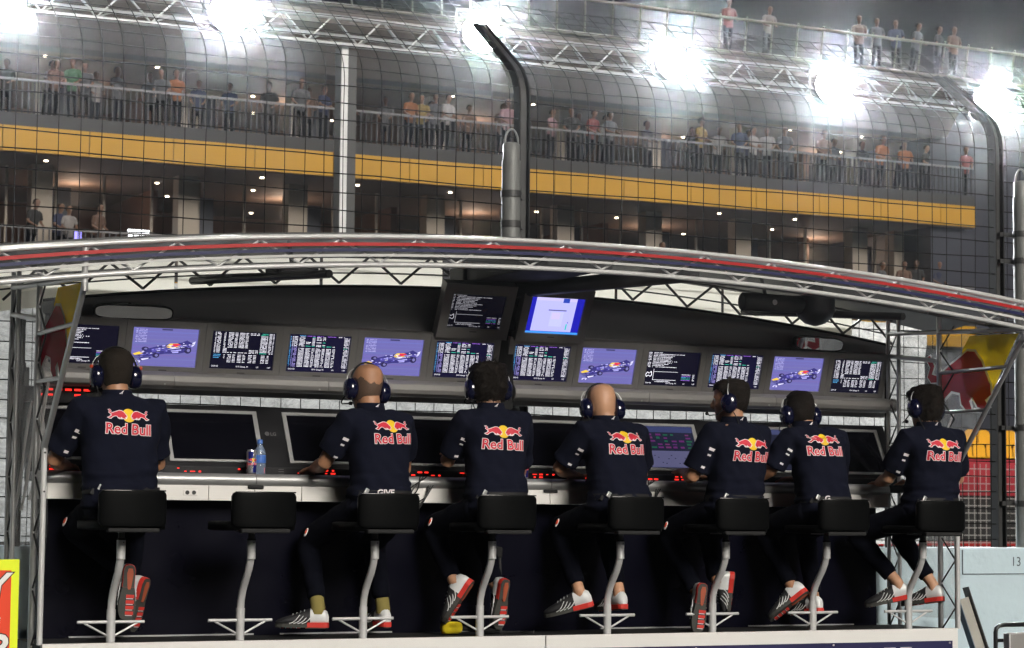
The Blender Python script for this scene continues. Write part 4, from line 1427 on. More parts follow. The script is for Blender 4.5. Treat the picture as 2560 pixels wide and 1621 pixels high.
def person(cfg):
    X, hy, sz = cfg['x'], cfg.get('hy', -0.12), 0.602
    org = V((X, hy, sz))
    t = thing('person', cfg['label'], 'person', org, 'team members on the stools')
    W = cfg.get('w', 1.0)
    sp = V(cfg['spine'])            # spine centre at logo height
    hc = V(cfg['head'])             # head centre
    hs = cfg.get('hs', 1.0)
    hip = V((X, hy, sz))
    nb = lerp(sp, V((hc.x, hc.y - 0.03, hc.z - 0.17)), 0.80)   # neck base
    nb.z = cfg.get('nbz', min(hc.z - 0.125, nb.z + 0.06))
    zs = sp.z
    zt = nb.z
    pts = []

    def spine(z):
        if z <= zs:
            u = (z - sz) / (zs - sz)
            e = u * u * (3 - 2 * u) * 0.6 + u * 0.4
            return V((hip.x + (sp.x - hip.x) * e, hip.y + (sp.y - hip.y) * e, z))
        u = (z - zs) / (zt - zs)
        return V((sp.x + (nb.x - sp.x) * u, sp.y + (nb.y - sp.y) * u, z))
    tw = cfg.get('twist', 0.0)
    Rt = Matrix.Rotation(tw, 3, 'Z')
    zsh = zt - 0.045
    stations = [(sz - 0.004, 0.178, 0.138), (sz + 0.06, 0.186, 0.148), (sz + 0.16, 0.172, 0.132), (sz + 0.26, 0.166, 0.124), (zs - 0.06, 0.178, 0.126), (zs + 0.01, 0.192, 0.128),
                (zsh - 0.055, 0.200, 0.120), (zsh, 0.178, 0.098), (zsh + 0.028, 0.135, 0.080), (zt, 0.078, 0.068), (zt + 0.02, 0.062, 0.062)]
    SR = [ring(spine(z), w * W, d * (0.5 + 0.5 * W), 24, 2.5, Rt) for z, w, d in stations]
    shirt = MB().loft(SR[1:])
    body = MB().loft([[c + (p - c) * 0.9 for p, c in zip(r, [spine(z)] * 24)] for r, (z, _, _) in zip(SR, stations)])
    # neck and head
    R = head_matrix(*cfg.get('hrot', (0, 0, 0)))
    body.tube([nb + V((0, 0, -0.03)), lerp(nb, hc, 0.5) + V((0, -0.008, 0)), hc + R @ V((0, -0.012, -0.04))], [0.062 * hs, 0.056 * hs, 0.058 * hs], 14)
    head_shape(body, hc, R, hs)
    # arms
    elb = cfg['elbow']
    wr = cfg['wrist']
    for i, sd in enumerate((-1, 1)):
        sh = spine(zsh - 0.02) + Rt @ V((sd * 0.172 * W, 0, 0))
        e, w = V(elb[i]), V(wr[i])
        body.tube([sh, lerp(sh, e, 0.5), e, lerp(e, w, 0.25), lerp(e, w, 0.6), w], [0.050, 0.047, 0.039, 0.042, 0.036, 0.027], 12)
        shirt.tube([lerp(spine(zsh), sh, 0.4), sh, lerp(sh, e, 0.35), lerp(sh, e, 0.62), lerp(sh, e, cfg.get('slv', 0.80))], [0.060, 0.072 * W ** 0.5, 0.071, 0.070, 0.072], 16)
        hand_shape(body, w, (w - e), cfg.get('palm', (0, 0, -1)), sd)
    # legs and feet
    tr = MB()
    tr.loft([ring(spine(sz - 0.004), 0.168 * W, 0.13), ring(spine(sz + 0.05), 0.178 * W, 0.143), ring(spine(sz + 0.12), 0.170 * W, 0.134)])
    for i, sd in enumerate((-1, 1)):
        (hx, hyy), fy, td, nd = cfg['feet'][i]
        hp = atY(hx, hyy, fy)
        ank, zax, so_ = shoe(t, org, hp, td, nd)
        hj = V((X + sd * 0.095, hy + 0.02, sz + 0.065))
        kn = V(cfg['knee'][i])
        tr.tube([hj, lerp(hj, kn, 0.5), kn], [0.092, 0.080, 0.064], 14)
        an = ank
        tr.tube([kn, lerp(kn, an, 0.35), lerp(kn, an, 0.75), lerp(kn, an, cfg.get('hem', 0.97))], [0.063, 0.060, 0.050, 0.050], 14)
        body.tube([hj, lerp(hj, kn, 0.5), kn, lerp(kn, an, 0.4), lerp(kn, an, 0.9), an, ank - zax * 0.05], [0.075, 0.066, 0.050, 0.048, 0.034, 0.034, 0.032], 12)
        if cfg.get('sock'):
            MB().tube([lerp(kn, an, 0.86), an, ank - zax * 0.03], 0.038, 12).build('sock', SOCK, t, org)
        if i == 0:
            pc = lerp(hj, kn, 0.80) + V((-0.076, -0.02, 0.012))
            pr = MB().ell(pc, (0.006, 0.014, 0.026), Matrix.Rotation(0.4, 3, 'Y'), 12, 8).build('knee_patch', LWHITE, t, org)
            MB().ell(pc + V((-0.003, -0.006, 0.004)), (0.006, 0.007, 0.016), Matrix.Rotation(0.4, 3, 'Y'), 10, 8).build('knee_patch_centre', ORANGE, pr, org)
    me = fuse(body, 0.0085, 3)
    me.transform(Matrix.Translation(-org))
    b = link('body', me, cfg['skin'], t)
    sd_ = cfg['seed']

    def folds(p, n):
        q = V((p.x * 5, p.y * 5, p.z * 15)) + V((sd_ * 3.1, 0, 0))
        f = noise.noise(q) * 0.006 + noise.noise(V((p.x * 16 + p.z * 11, p.y * 9, p.z * 7 - p.x * 9)) + V((sd_, 4, 1))) * 0.010
        lowz = max(0.0, 1 - abs(p.z - (sz + 0.17)) / 0.16)
        f += lowz * 0.016 * noise.noise(V((p.x * 5 + sd_, p.y * 4, p.z * 34)))
        return f + 0.002
    sme = fuse(shirt, 0.010, 4, folds)
    bvh = BVHTree.FromPolygons([v.co.copy() for v in sme.vertices], [tuple(p.vertices) for p in sme.polygons])
    sme.transform(Matrix.Translation(-org))
    sh_ = link('polo_shirt', sme, SHIRT, t)
    tme = fuse(tr, 0.012, 4, lambda p, n: 0.006 * noise.noise(V((p.x * 12, p.y * 14, p.z * 22))))
    tme.transform(Matrix.Translation(-org))
    link('trousers', tme, TROUS, t)
    # collar
    cz = nb.z
    rc = []
    for w_, d_, z_ in ((0.080, 0.076, 0.006), (0.074, 0.072, 0.034), (0.070, 0.069, 0.046), (0.064, 0.063, 0.046), (0.062, 0.060, 0.02)):
        rc.append([V((nb.x, nb.y + 0.004, cz)) + p for p in ring((0, 0, z_ - 0.01), w_ * hs, d_ * hs, 24, 2.1, Rt)])
    MB().loft(rc, caps=False).build('collar', SHIRT, sh_, org)
    mb = MB()
    u = Rt @ V((1, 0, 0))
    cb = V((nb.x, nb.y + 0.004, cz + 0.022)) + Rt @ V((0.0, -0.0775, 0))
    mb.prism([(-0.012, -0.006), (-0.002, -0.001), (0.004, 0.006), (0.012, 0.010), (0.006, 0.001), (0.002, -0.010), (-0.002, -0.004), (-0.008, -0.009)], cb, u, (0, 0, 1), Rt @ V((0, -0.002, 0)))
    mb.build('collar_mark', LWHITE, sh_, org)
    # printed emblem pressed on the back of the shirt
    lc, lz, lrot, lsc = cfg['logo']
    ca, sa = math.cos(lrot), math.sin(lrot)
    lb = MB()
    dirn = Rt @ V((0, 1, 0))
    for h, mi, vs, fs in EMB:
        out, ok = [], []
        for x, y in vs:
            u_, w_ = (x * ca - y * sa) * lsc * 0.92, (x * sa + y * ca) * lsc * 0.92
            p0 = V((lc, 0, lz)) + Rt @ V((u_, 0, 0)) + V((0, 0, w_)) - dirn * 0.8
            hit = bvh.ray_cast(p0, dirn)
            ok.append(hit[0] is not None)
            out.append((hit[0] if hit[0] else p0 + dirn * 0.8) - dirn * (0.0022 + 0.0009 * h))
        lb.cur = mi
        lb.add(out, [f for f in fs if all(ok[i] for i in f)])
    lb.build('emblem', [LRED, LYEL, LWHITE], sh_, org)
    # sleeve patches on the left arm (seen from behind left)
    shL = spine(zsh - 0.02) + Rt @ V((-0.172 * W, 0, 0))
    eL = V(elb[0])
    ax = (eL - shL).normalized()
    vd = (CAM - shL).normalized()
    for t0, t1, wd in ((0.24, 0.30, 0.020), (0.38, 0.42, 0.014), (0.66, 0.71, 0.015)):
        mb = MB()
        for i in range(4):
            for j in range(2):
                pp = []
                for (a, b_) in ((i, j), (i + 1, j), (i + 1, j + 1), (i, j + 1)):
                    pos = lerp(shL, eL, t0 + (t1 - t0) * b_ / 2)
                    ang = -0.50 + (a / 4 - 0.5) * wd / 0.045
                    d_ = (Matrix.Rotation(ang, 3, ax) @ (vd - ax * vd.dot(ax))).normalized()
                    h = bvh.ray_cast(pos + d_ * 0.3, -d_)
                    pp.append((h[0] if h[0] and (h[0] - pos).length < 0.085 else pos + d_ * 0.072) + d_ * 0.0025)
                mb.add(pp, [(0, 1, 2, 3)])
        mb.build('sleeve_patch', LWHITE, sh_, org)
    # belt with its clip
    br = [ring(spine(sz + 0.13), 0.176 * W, 0.139, 28), ring(spine(sz + 0.165), 0.175 * W, 0.138, 28)]
    bl = MB().loft(br, caps=False).build('belt', BLACKM, t, org)
    if cfg.get('belt'):
        tx = text2d(cfg['belt'][0], 0.042, 0.0014)
        mb = MB()
        c0 = spine(sz + 0.14)
        vs = []
        for x, y in tx[0]:
            a = cfg['belt'][1] + x / (0.18 * W)
            vs.append(V((c0.x + math.sin(a) * 0.190 * W, c0.y - math.cos(a) * 0.158, c0.z + 0.0 + y)))
        mb.add(vs, tx[1])
        mb.build('belt_lettering', LWHITE, bl, org)
    for q in range(2):
        a = -0.95 + q * 0.22
        p = spine(sz + 0.15) + V((math.sin(a) * 0.188 * W, -math.cos(a) * 0.152, -0.01 + 0.02 * q))
        MB().box(p, (0.022, 0.010, 0.030), Matrix.Rotation(0.5, 3, 'Y')).build('belt_clip', ALU if q else BLACKM, bl, org, bevel=0.003)
    # hair, eyes, headset
    if cfg.get('hair'):
        hair_shell(hc, R, hs, cfg['hair'][1], b, org, cfg['hair'][0], cfg['seed'])
    for sd in (-1, 1):
        MB().ell(hc + R @ (V((sd * 0.030, 0.084, 0.008)) * hs), (0.011, 0.009, 0.009), R, 10, 8).build('eye', EYE, b, org)
    headset(hc, R, hs, t, org, cfg.get('knob'), cfg.get('wide', 0.0))
    return t


def pose(i, dx, back, z=1.07, W=1.0, **kw):
    """defaults for someone seated on stool i whose back at logo height lies at Y=back"""
    sp = (CX[i] + dx, back + 0.125, z)
    c = dict(x=CX[i] + dx * 0.5, spine=sp, w=W, seed=i + 1)
    sx = CX[i] + dx
    c['elbow'] = [(sx - 0.245, 0.17, 0.885), (sx + 0.245, 0.17, 0.885)]
    c['wrist'] = [(sx - 0.12, 0.40, 0.878), (sx + 0.12, 0.40, 0.878)]
    c['knee'] = [(CX[i] - 0.15, 0.30, 0.575), (CX[i] + 0.15, 0.30, 0.575)]
    c.update(kw)
    return c


PEOPLE = [
    pose(0, 0.01, -0.155, 1.095, 1.10, head=(0.0, 0.02, 1.342), hs=1.0, hrot=(0.0, 0.05, 0.0), skin=SKINB, hair=('short', HAIRG), knob=True, wide=0.08,
         label='grey-haired man in navy team polo with orange-knobbed headset, leftmost at the console', logo=(0.020, 1.085, -0.035, 1.0),
         elbow=[(-0.275, 0.13, 0.895), (0.265, 0.12, 0.885)], wrist=[(-0.14, 0.36, 0.878), (0.16, 0.38, 0.878)],
         feet=[((306, 1330), -0.02, (-0.02, 0.12, -1), (-0.15, -1, -0.1)), ((347, 1362), 0.09, (-0.2, 0.2, -1), (0.55, -0.85, -0.1))], knee=[(-0.12, 0.30, 0.56), (0.2, 0.30, 0.56)]),
    pose(2, 0.065, -0.155, 1.085, 0.95, twist=0.10, head=(1.385, 0.055, 1.318), hs=1.0, hrot=(0.10, 0.12, 0.08), skin=SKINB, hair=('stubble', HAIRS), slv=0.72,
         label='balding man with shaved sides in navy team polo, feet wide apart beside his stool', logo=(1.440, 1.070, 0.02, 0.97), belt=('GIVE', -0.16),
         elbow=[(1.165, 0.10, 0.905), (1.66, 0.17, 0.885)], wrist=[(1.20, 0.33, 0.885), (1.56, 0.40, 0.878)], sock=True, hem=0.86,
         feet=[((772, 1476), 0.08, (-0.92, 0.40, 0.0), (0, 0, -1)), ((912, 1475), 0.16, (-0.10, 1, 0), (0, 0, -1))], knee=[(1.16, 0.30, 0.50), (1.54, 0.30, 0.50)]),
    pose(3, 0.07, -0.150, 1.07, 0.97, twist=-0.05, head=(2.090, 0.03, 1.345), hs=1.0, hrot=(-0.15, 0.08, 0.0), skin=SKINA, hair=('thick', HAIRD),
         label='man with thick dark hair in navy team polo, left of the centre column', logo=(2.108, 1.055, -0.03, 1.02),
         elbow=[(1.90, 0.14, 0.93), (2.36, 0.17, 0.885)], wrist=[(2.02, 0.36, 0.98), (2.24, 0.40, 0.878)],
         feet=[((1113, 1368), 0.0, (-0.42, 0.35, -0.84), (0.72, -0.66, -0.2)), ((1190, 1364), 0.06, (-0.05, 0.22, -1), (0.12, -1, -0.1))]),
    pose(4, 0.035, -0.125, 1.075, 1.02, twist=0.07, hem=0.91, head=(2.838, 0.105, 1.262), hs=1.0, hrot=(-0.1, 0.30, 0.0), skin=SKINA,
         nbz=1.168, label='bald man in navy team polo bending forward, right of the centre column', logo=(2.862, 1.045, 0.0, 1.0),
         elbow=[(2.60, 0.16, 0.905), (3.14, 0.18, 0.885)], wrist=[(2.78, 0.33, 0.880), (3.0, 0.42, 0.878)],
         feet=[((1395, 1424), 0.02, (-0.80, 0.52, -0.25), (-0.15, 0.25, -0.95)), ((1470, 1432), 0.0, (-0.10, 1, -0.08), (0, -0.08, -1))]),
    pose(5, 0.085, -0.265, 1.03, 0.97, twist=0.06, hy=-0.14, head=(3.570, -0.085, 1.308), hs=1.0, hrot=(0.85, 0.05, 0.0), skin=SKINB, hair=('crop', HAIRD),
         label='short-haired man in navy team polo turning his head to the left', logo=(3.590, 1.018, -0.03, 1.03),
         elbow=[(3.335, -0.05, 0.865), (3.82, 0.10, 0.885)], wrist=[(3.42, 0.17, 0.90), (3.72, 0.36, 0.878)], slv=0.82,
         feet=[((1654, 1374), -0.03, (-0.08, 0.1, -1), (-0.15, -1, 0)), ((1727, 1348), 0.03, (0.04, 0.3, -1), (0.9, -0.45, 0))], knee=[(3.36, 0.28, 0.56), (3.66, 0.30, 0.56)]),
    pose(6, 0.03, -0.115, 1.10, 0.93, twist=-0.08, head=(4.172, 0.115, 1.262), hs=1.0, hrot=(0.0, 0.25, 0.0), skin=SKINB, hair=('short', HAIRD), slv=0.88, belt=('G', -0.42),
         nbz=1.172, label='dark-haired man in navy team polo bending forward, second from the right', logo=(4.205, 1.062, 0.0, 0.98),
         elbow=[(3.96, 0.10, 0.915), (4.48, 0.18, 0.885)], wrist=[(3.90, 0.30, 0.86), (4.34, 0.40, 0.878)],
         feet=[((1900, 1392), 0.0, (-0.62, 0.45, -0.62), (0.15, -0.5, -0.82)), ((1932, 1440), 0.10, (-0.2, 1, -0.1), (0, 0, -1))]),
    pose(7, 0.085, -0.270, 1.04, 0.97, twist=-0.04, hy=-0.14, head=(4.930, -0.085, 1.312), hs=1.0, hrot=(0.18, 0.15, 0.05), skin=SKINA, hair=('bob', HAIRD), hem=0.84,
         label='man with longer dark hair in navy team polo at the right end of the console', logo=(4.950, 1.045, -0.02, 1.02),
         elbow=[(4.735, 0.02, 0.88), (5.235, 0.0, 0.885)], wrist=[(4.84, 0.26, 0.86), (5.12, 0.28, 0.87)],
         feet=[((2143, 1406), 0.0, (-0.80, 0.55, -0.22), (0, 0.1, -1)), ((2219, 1413), 0.02, (-0.45, 0.88, -0.15), (0, -0.1, -1))], knee=[(4.66, 0.26, 0.55), (5.0, 0.28, 0.55)]),
]
for cfg in PEOPLE:
    person(cfg)

# ================================================================== SMALL THINGS ON AND ROUND THE DESK
bt = thing('water_bottle', 'clear blue-tinted water bottle with blue cap standing on the desk', 'bottle', (0.918, 0.40, 0.849))
MB().lathe([(0.0, 0.0), (0.031, 0.0), (0.033, 0.006), (0.033, 0.05), (0.030, 0.06), (0.033, 0.07), (0.033, 0.11), (0.026, 0.135), (0.013, 0.155), (0.0125, 0.168)], (0, 0, 0), (0, 0, 1), 20).build('body', BOTTLE, bt, fix=True)
MB().lathe([(0.015, 0.165), (0.015, 0.185), (0.012, 0.188), (0.0, 0.188)], (0, 0, 0), (0, 0, 1), 16).build('cap', BLUECAP, bt, fix=True)
MB().lathe([(0.0335, 0.062), (0.0338, 0.072), (0.0338, 0.100), (0.0335, 0.104)], (0, 0, 0), (0, 0, 1), 20).build('wrapper', BLUECAP, bt, fix=True)


def can(label, x, y):
    t = thing('drink_can', label, 'can', (x, y, 0.849), 'energy drink cans on the desk')
    MB().lathe([(0.0, 0.0), (0.021, 0.0), (0.0265, 0.008), (0.0265, 0.120), (0.022, 0.128), (0.0225, 0.131), (0.0, 0.131)], (0, 0, 0), (0, 0, 1), 20).build('body', CANS, t, fix=True)
    mb = MB()
    for (a0, a1, z0, z1) in ((-2.6, -1.57, 0.066, 0.121), (-1.57, -0.4, 0.010, 0.064), (0.6, 1.57, 0.066, 0.121), (1.57, 2.8, 0.010, 0.064)):
        n = 8
        vs = [(0.0268 * math.cos(a0 + (a1 - a0) * i / n), 0.0268 * math.sin(a0 + (a1 - a0) * i / n), z) for z in (z0, z1) for i in range(n + 1)]
        mb.add(vs, [(i, i + 1, n + 2 + i, n + 1 + i) for i in range(n)], True)
    mb.build('blue_panel', CANB, t)
    mb = MB()
    for h, mi, vs, fs in EMB:
        mb.cur = mi
        v2 = []
        for x_, y_ in vs:
            a = -1.57 + x_ * 0.26 / 0.027
            v2.append(((0.0271 + 0.0002 * h) * math.cos(a), (0.0271 + 0.0002 * h) * math.sin(a), 0.066 + y_ * 0.26))
        mb.add(v2, fs)
    mb.build('emblem', [LRED, LYEL, LWHITE], t)
    MB().box((0, 0.004, 0.132), (0.010, 0.018, 0.001)).build('pull_tab', ALU, t)


can('slim blue and silver energy drink can beside the water bottle', 0.862, 0.375)
can('blue and silver drink can half hidden by the thick-haired man', 2.50, 0.40)

mc = thing('microphone', 'hand microphone with yellow foam windshield lying on the platform floor', 'microphone', (1.93, 0.12, 0.0))
MB().lathe([(0.012, -0.06), (0.030, -0.055), (0.034, -0.035), (0.033, 0.035), (0.028, 0.052), (0.012, 0.055)], (0, 0, 0.036), (1, 0.05, 0), 18).build('windshield', MICY, mc, fix=True)
MB().tube([(0.05, 0, 0.034), (0.2, 0.01, 0.020), (0.30, 0.03, 0.014)], [0.014, 0.013, 0.011], 10).build('handle', BLACKM, mc)
MB().tube([(0.29, 0.03, 0.013), (0.36, 0.02, 0.007), (0.44, 0.06, 0.006), (0.50, 0.03, 0.006), (0.42, -0.01, 0.006), (0.5, 0.0, 0.006)], 0.005, 6).build('cable', BLACKM, mc)
for q, a in enumerate((-2.0, -1.57, -1.1)):
    MB().lathe([(0.007, 0), (0.007, 0.002)], (-0.005 + 0.018 * 0, 0.0332 * math.cos(a) - 0.0, 0.036 + 0.0332 * math.sin(a + 1.57)), (0, math.cos(a), math.sin(a + 1.57)) if q != 1 else (0, -1, 0), 10).build('maker_mark', LRED, mc)
# folding camera support behind the fourth stool
tp = thing('folded_tripod', 'folded grey tripod standing behind the stool of the thick-haired man', 'tripod', (2.24, 0.20, 0.0))
for dx, dy in ((-0.035, 0.0), (0.035, 0.02), (0.0, 0.05)):
    MB().tube([(dx * 0.6, dy * 0.5, 0.42), (dx, dy, 0.0)], 0.009, 8).build('leg', STEELD, tp)
MB().box((0, 0.02, 0.44), (0.06, 0.06, 0.06)).build('head', BLACKM, tp, bevel=0.008)

# loose headset leads hanging from the desk
for x0, lab in ((1.80, 'black headset leads hanging from the desk left of the thick-haired man'), (3.24, 'black headset leads hanging from the desk left of the man looking left')):
    cb = thing('hanging_cable', lab, 'cable', (x0, 0.27, 0.80))
    for q in range(3):
        pts = [V((0.02 * q, 0.0, 0.05)), V((-0.02 - 0.03 * q, -0.02, -0.02)), V((-0.07 - 0.03 * q, -0.03, -0.07 - 0.02 * q)), V((-0.04, -0.03, -0.10 - 0.03 * q)), V((0.03, -0.02, -0.06)), V((0.06 + 0.02 * q, 0.01, 0.03))]
        sm = []
        for i in range(len(pts) - 1):
            for w in range(4):
                sm.append(lerp(pts[i], pts[i + 1], w / 4))
        sm = [sm[0]] + [(sm[i - 1] + sm[i] * 2 + sm[i + 1]) / 4 for i in range(1, len(sm) - 1)] + [sm[-1]]
        MB().tube(sm, 0.0035, 6).build('lead', STEELD if q == 1 else BLACKM, cb)
    MB().tube([(-0.075, -0.03, -0.09), (-0.075, -0.03, -0.06)], 0.009, 8).build('plug', ALU, cb)

# ------------------------------------------------------------------ sign at the lower left edge
sg = thing('pit_board', 'orange-red pit board with neon yellow border and white characters, cut by the left edge', 'sign', (-0.86, -1.0, -1.5))
ORG = V((-0.86, -1.0, -1.5))
MB().box2((-1.30, -1.012, -0.12), (-0.728, -0.992, 0.430)).build('border', NEON, sg, ORG, bevel=0.003)
MB().box2((-1.26, -1.0165, -0.09), (-0.765, -1.0125, 0.382)).build('face', SIGNR, sg, ORG)
for body, x, z, s in (('KY', -0.782, 0.262, 0.155), ('RACE', -0.811, 0.150, 0.034), ('20', -0.813, 0.123, 0.022), ('28', -0.781, -0.02, 0.17)):
    for off, m, y in ((0.0080 * s / 0.15, BLACKM, -1.0175), (0.0036 * s / 0.15, SIGNW, -1.0185)):
        vs, fs = text2d(body, s, off, 'RIGHT', 0.15)
        put_text(MB(), (vs, fs), (x, y, z), (1, 0, 0), (0, 0, 1)).build('character', m, sg, ORG)
MB().box2((-1.06, -0.99, -1.5), (-1.03, -0.96, 0.35)).box2((-1.25, -1.15, -1.5), (-0.84, -0.80, -1.46)).build('stand', STEELD, sg, ORG)

# ------------------------------------------------------------------ things at the lower right
an = thing('steel_channel', 'bare steel channel leaning against the pale blue wall', 'steel channel', (5.62, 0.25, -1.5))
ORG = V((5.62, 0.25, -1.5))
b0, b1 = V((5.97, 0.05, -1.5)), V((5.52, 0.33, 0.155))
dz = (b1 - b0).normalized()
dx = V((1, 0, 0.2)) - dz * V((1, 0, 0.2)).dot(dz)
dx.normalize()
dy = dz.cross(dx)
Rm = Matrix((dx, dy, dz)).transposed()
mid, ln = (b0 + b1) / 2, (b1 - b0).length
MB().box(mid, (0.085, 0.006, ln), Rm).build('web', STEELP, an, ORG)
MB().box(mid + dx * -0.046, (0.006, 0.05, ln), Rm).build('flange', BLUEST, an, ORG)
MB().box(mid + dx * 0.046 + dz * 0.03 + dy * 0.0, (0.006, 0.06, ln + 0.06), Rm).build('flange', STEELD, an, ORG)
tr_ = thing('trolley', 'black tube trolley handle with grey panel at the lower right corner', 'trolley', (5.25, -0.6, -1.5))
ORG = V((5.25, -0.6, -1.5))
MB().tube([(5.03, -0.6, -1.45), (5.03, -0.6, 0.0), (5.035, -0.6, 0.022), (5.055, -0.6, 0.038), (5.09, -0.6, 0.043), (5.6, -0.6, 0.043), (5.64, -0.6, 0.03), (5.65, -0.6, -0.01), (5.65, -0.6, -1.45)], 0.013, 10).build('handle_frame', BLACK, tr_, ORG)
MB().box2((5.085, -0.66, -0.9), (5.62, -0.62, 0.0)).build('side_panel', GREYH, tr_, ORG, bevel=0.01)
MB().box2((5.075, -0.665, -0.9), (5.086, -0.615, -0.005)).build('panel_edge', ALUW, tr_, ORG)
MB().box2((5.04, -0.61, -0.055), (5.09, -0.59, -0.035)).build('bracket', BLACK, tr_, ORG)
for x in (5.1, 5.58):
    MB().lathe([(0.05, -0.015), (0.05, 0.015)], (x, -0.6, -1.45), (0, 1, 0), 16).build('wheel', BLACKM, tr_, ORG)
MB().box2((5.03, -0.95, -1.40), (5.65, -0.25, -1.36)).build('deck', STEELD, tr_, ORG)

# ================================================================== CATCH FENCE
XP = [-0.95, 2.76, 6.315, 9.9]


def fence_panel(x0, x1, label):
    t = thing('catch_fence', label, 'fence', ((x0 + x1) / 2, 1.0, 0.46), 'catch fence panels')
    ORG = V(((x0 + x1) / 2, 1.0, 0.46))

    def prof(s):
        """height along the fence: straight up to 3.12, then bending over the track"""
        if s < 2.66:
            return V((0, 0.95, 0.46 + s))
        q = s - 2.66
        a = min(q / 0.30, 0.95)
        e = max(0.0, q - 0.285)
        return V((0, 0.95 + 0.30 * (1 - math.cos(a)) + e * math.sin(0.95), 3.12 + 0.30 * math.sin(a) + e * math.cos(0.95)))
    n = int((x1 - x0) / 0.1185)
    rnd = random.Random(int(x0 * 10))
    ss = [0.0, 0.8, 1.6, 2.4] + [2.66 + 0.06 * i for i in range(6)] + [3.2, 3.9]
    for i in range(n + 1):
        x = x0 + 0.05 + (x1 - x0 - 0.1) * i / n
        ph = rnd.uniform(0, 6)
        top = MB().tube([prof(s) + V((x + 0.004 * math.sin(s * 5 + ph), 0, 0)) for s in ss], 0.0023 + 0.0005 * rnd.random(), 5, caps=False)
        top.build('vertical_cable', WIRE, t, ORG)
    s, q = 0.05, 0
    while s < 3.92:
        r = 0.0037 if s < 2.66 else 0.0026
        pts = [prof(s) + V((x0 + (x1 - x0) * i / 8, 0.004, 0.006 * math.sin(q * 2.1 + i * 1.7))) for i in range(9)]
        MB().tube(pts, r, 6, caps=False).build('horizontal_cable', WIRE, t, ORG)
        s += 0.104
        q += 1
    return t


fence_panel(-4.6, -0.95, 'left stretch of black cable catch fence at the left edge of the picture')
fence_panel(-0.95, 2.72, 'black cable catch fence left of the central dark fence post')
fence_panel(2.80, 6.29, 'black cable catch fence right of the central dark fence post')
fence_panel(6.34, 9.9, 'black cable catch fence beyond the right fence post')


def fence_post(xb, xpipe, label, top=2.90):
    t = thing('fence_post', label, 'post', (xb, 0.95, 0.46), 'catch fence posts')
    ORG = V((xb, 0.95, 0.46))
    pts = [(0.46, 0.0), (3.12, 0.0)] + [(3.12 + 0.30 * math.sin(a), 0.30 * (1 - math.cos(a))) for a in (0.25, 0.5, 0.75, 0.95)] + [(3.12 + 0.244 + 0.60 * math.cos(0.95), 0.1255 + 0.60 * math.sin(0.95))]
    mb = MB()
    for a, b in ((-0.036, -0.028), (0.028, 0.036)):
        mb.loft([[(xb + a, 0.93 + y, z), (xb + b, 0.93 + y, z), (xb + b, 1.01 + y, z), (xb + a, 1.01 + y, z)] for z, y in pts], smooth=False)
    mb.build('flange', BLACKM, t, ORG, fix=True)
    MB().loft([[(xb - 0.028, 0.966 + y, z), (xb + 0.028, 0.966 + y, z), (xb + 0.028, 0.974 + y, z), (xb - 0.028, 0.974 + y, z)] for z, y in pts], smooth=False).build('web', STEELD, t, ORG, fix=True)
    MB().tube([(xpipe, 0.88, 0.46), (xpipe, 0.88, top - 0.16)], 0.056, 18).build('pipe', GALV, t, ORG)
    MB().tube([(xpipe, 0.88, top - 0.17), (xpipe, 0.88, top - 0.06), (xpipe, 0.88, top - 0.05)], [0.050, 0.050, 0.03], 18).build('pipe_cap', GALV, t, ORG)
    hk = [(xpipe + 0.045 * math.cos(a), 0.88, top - 0.06 + 0.09 * math.sin(a) + (0.0 if math.sin(a) > 0.01 else -0.3)) for a in [PI * i / 10 for i in range(11)]]
    MB().tube(hk, 0.007, 8).build('lifting_hook', GALV, t, ORG)
    for z in (0.75, 1.25, 1.80, 2.36, 2.54):
        MB().lathe([(0.061, -0.02), (0.061, 0.02)], (xpipe, 0.88, z), (0, 0, 1), 18).build('clamp_band', STEELD, t, ORG)
        MB().box2((min(xb, xpipe), 0.93, z - 0.014), (max(xb, xpipe), 0.96, z + 0.014)).build('clamp_arm', STEELD, t, ORG)
    return t


fence_post(2.76, 2.645, 'dark curved fence post with grey pipe in the middle of the picture')
fence_post(6.315, 6.455, 'dark curved fence post with thick grey pipe at the right edge', 2.95)
fence_post(-0.95, -1.06, 'dark curved fence post with grey pipe beyond the left end of the stand')

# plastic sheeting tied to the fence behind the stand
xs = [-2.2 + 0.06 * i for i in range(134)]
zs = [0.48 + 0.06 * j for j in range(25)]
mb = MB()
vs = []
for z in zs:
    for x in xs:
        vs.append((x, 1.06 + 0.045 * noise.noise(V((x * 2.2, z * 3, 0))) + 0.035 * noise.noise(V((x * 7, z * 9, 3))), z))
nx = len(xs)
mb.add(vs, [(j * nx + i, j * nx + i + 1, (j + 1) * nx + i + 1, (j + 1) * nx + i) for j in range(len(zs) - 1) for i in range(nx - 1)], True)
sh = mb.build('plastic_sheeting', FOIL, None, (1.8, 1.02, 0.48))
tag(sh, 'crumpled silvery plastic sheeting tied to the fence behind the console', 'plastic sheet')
sw = thing('socket_box', 'grey electrical box on the fence at the left edge', 'electrical box', (-0.245, 0.93, 1.31))
MB().box((0, 0, 0), (0.085, 0.02, 0.20)).build('case', GALV, sw, bevel=0.004)
MB().box((0, -0.012, 0.10), (0.04, 0.03, 0.05)).build('plug', BLACKM, sw, bevel=0.004)

# ------------------------------------------------------------------ far stand seats seen right of the console
GY = 40.0
g0 = atY(2322, 1078, GY)


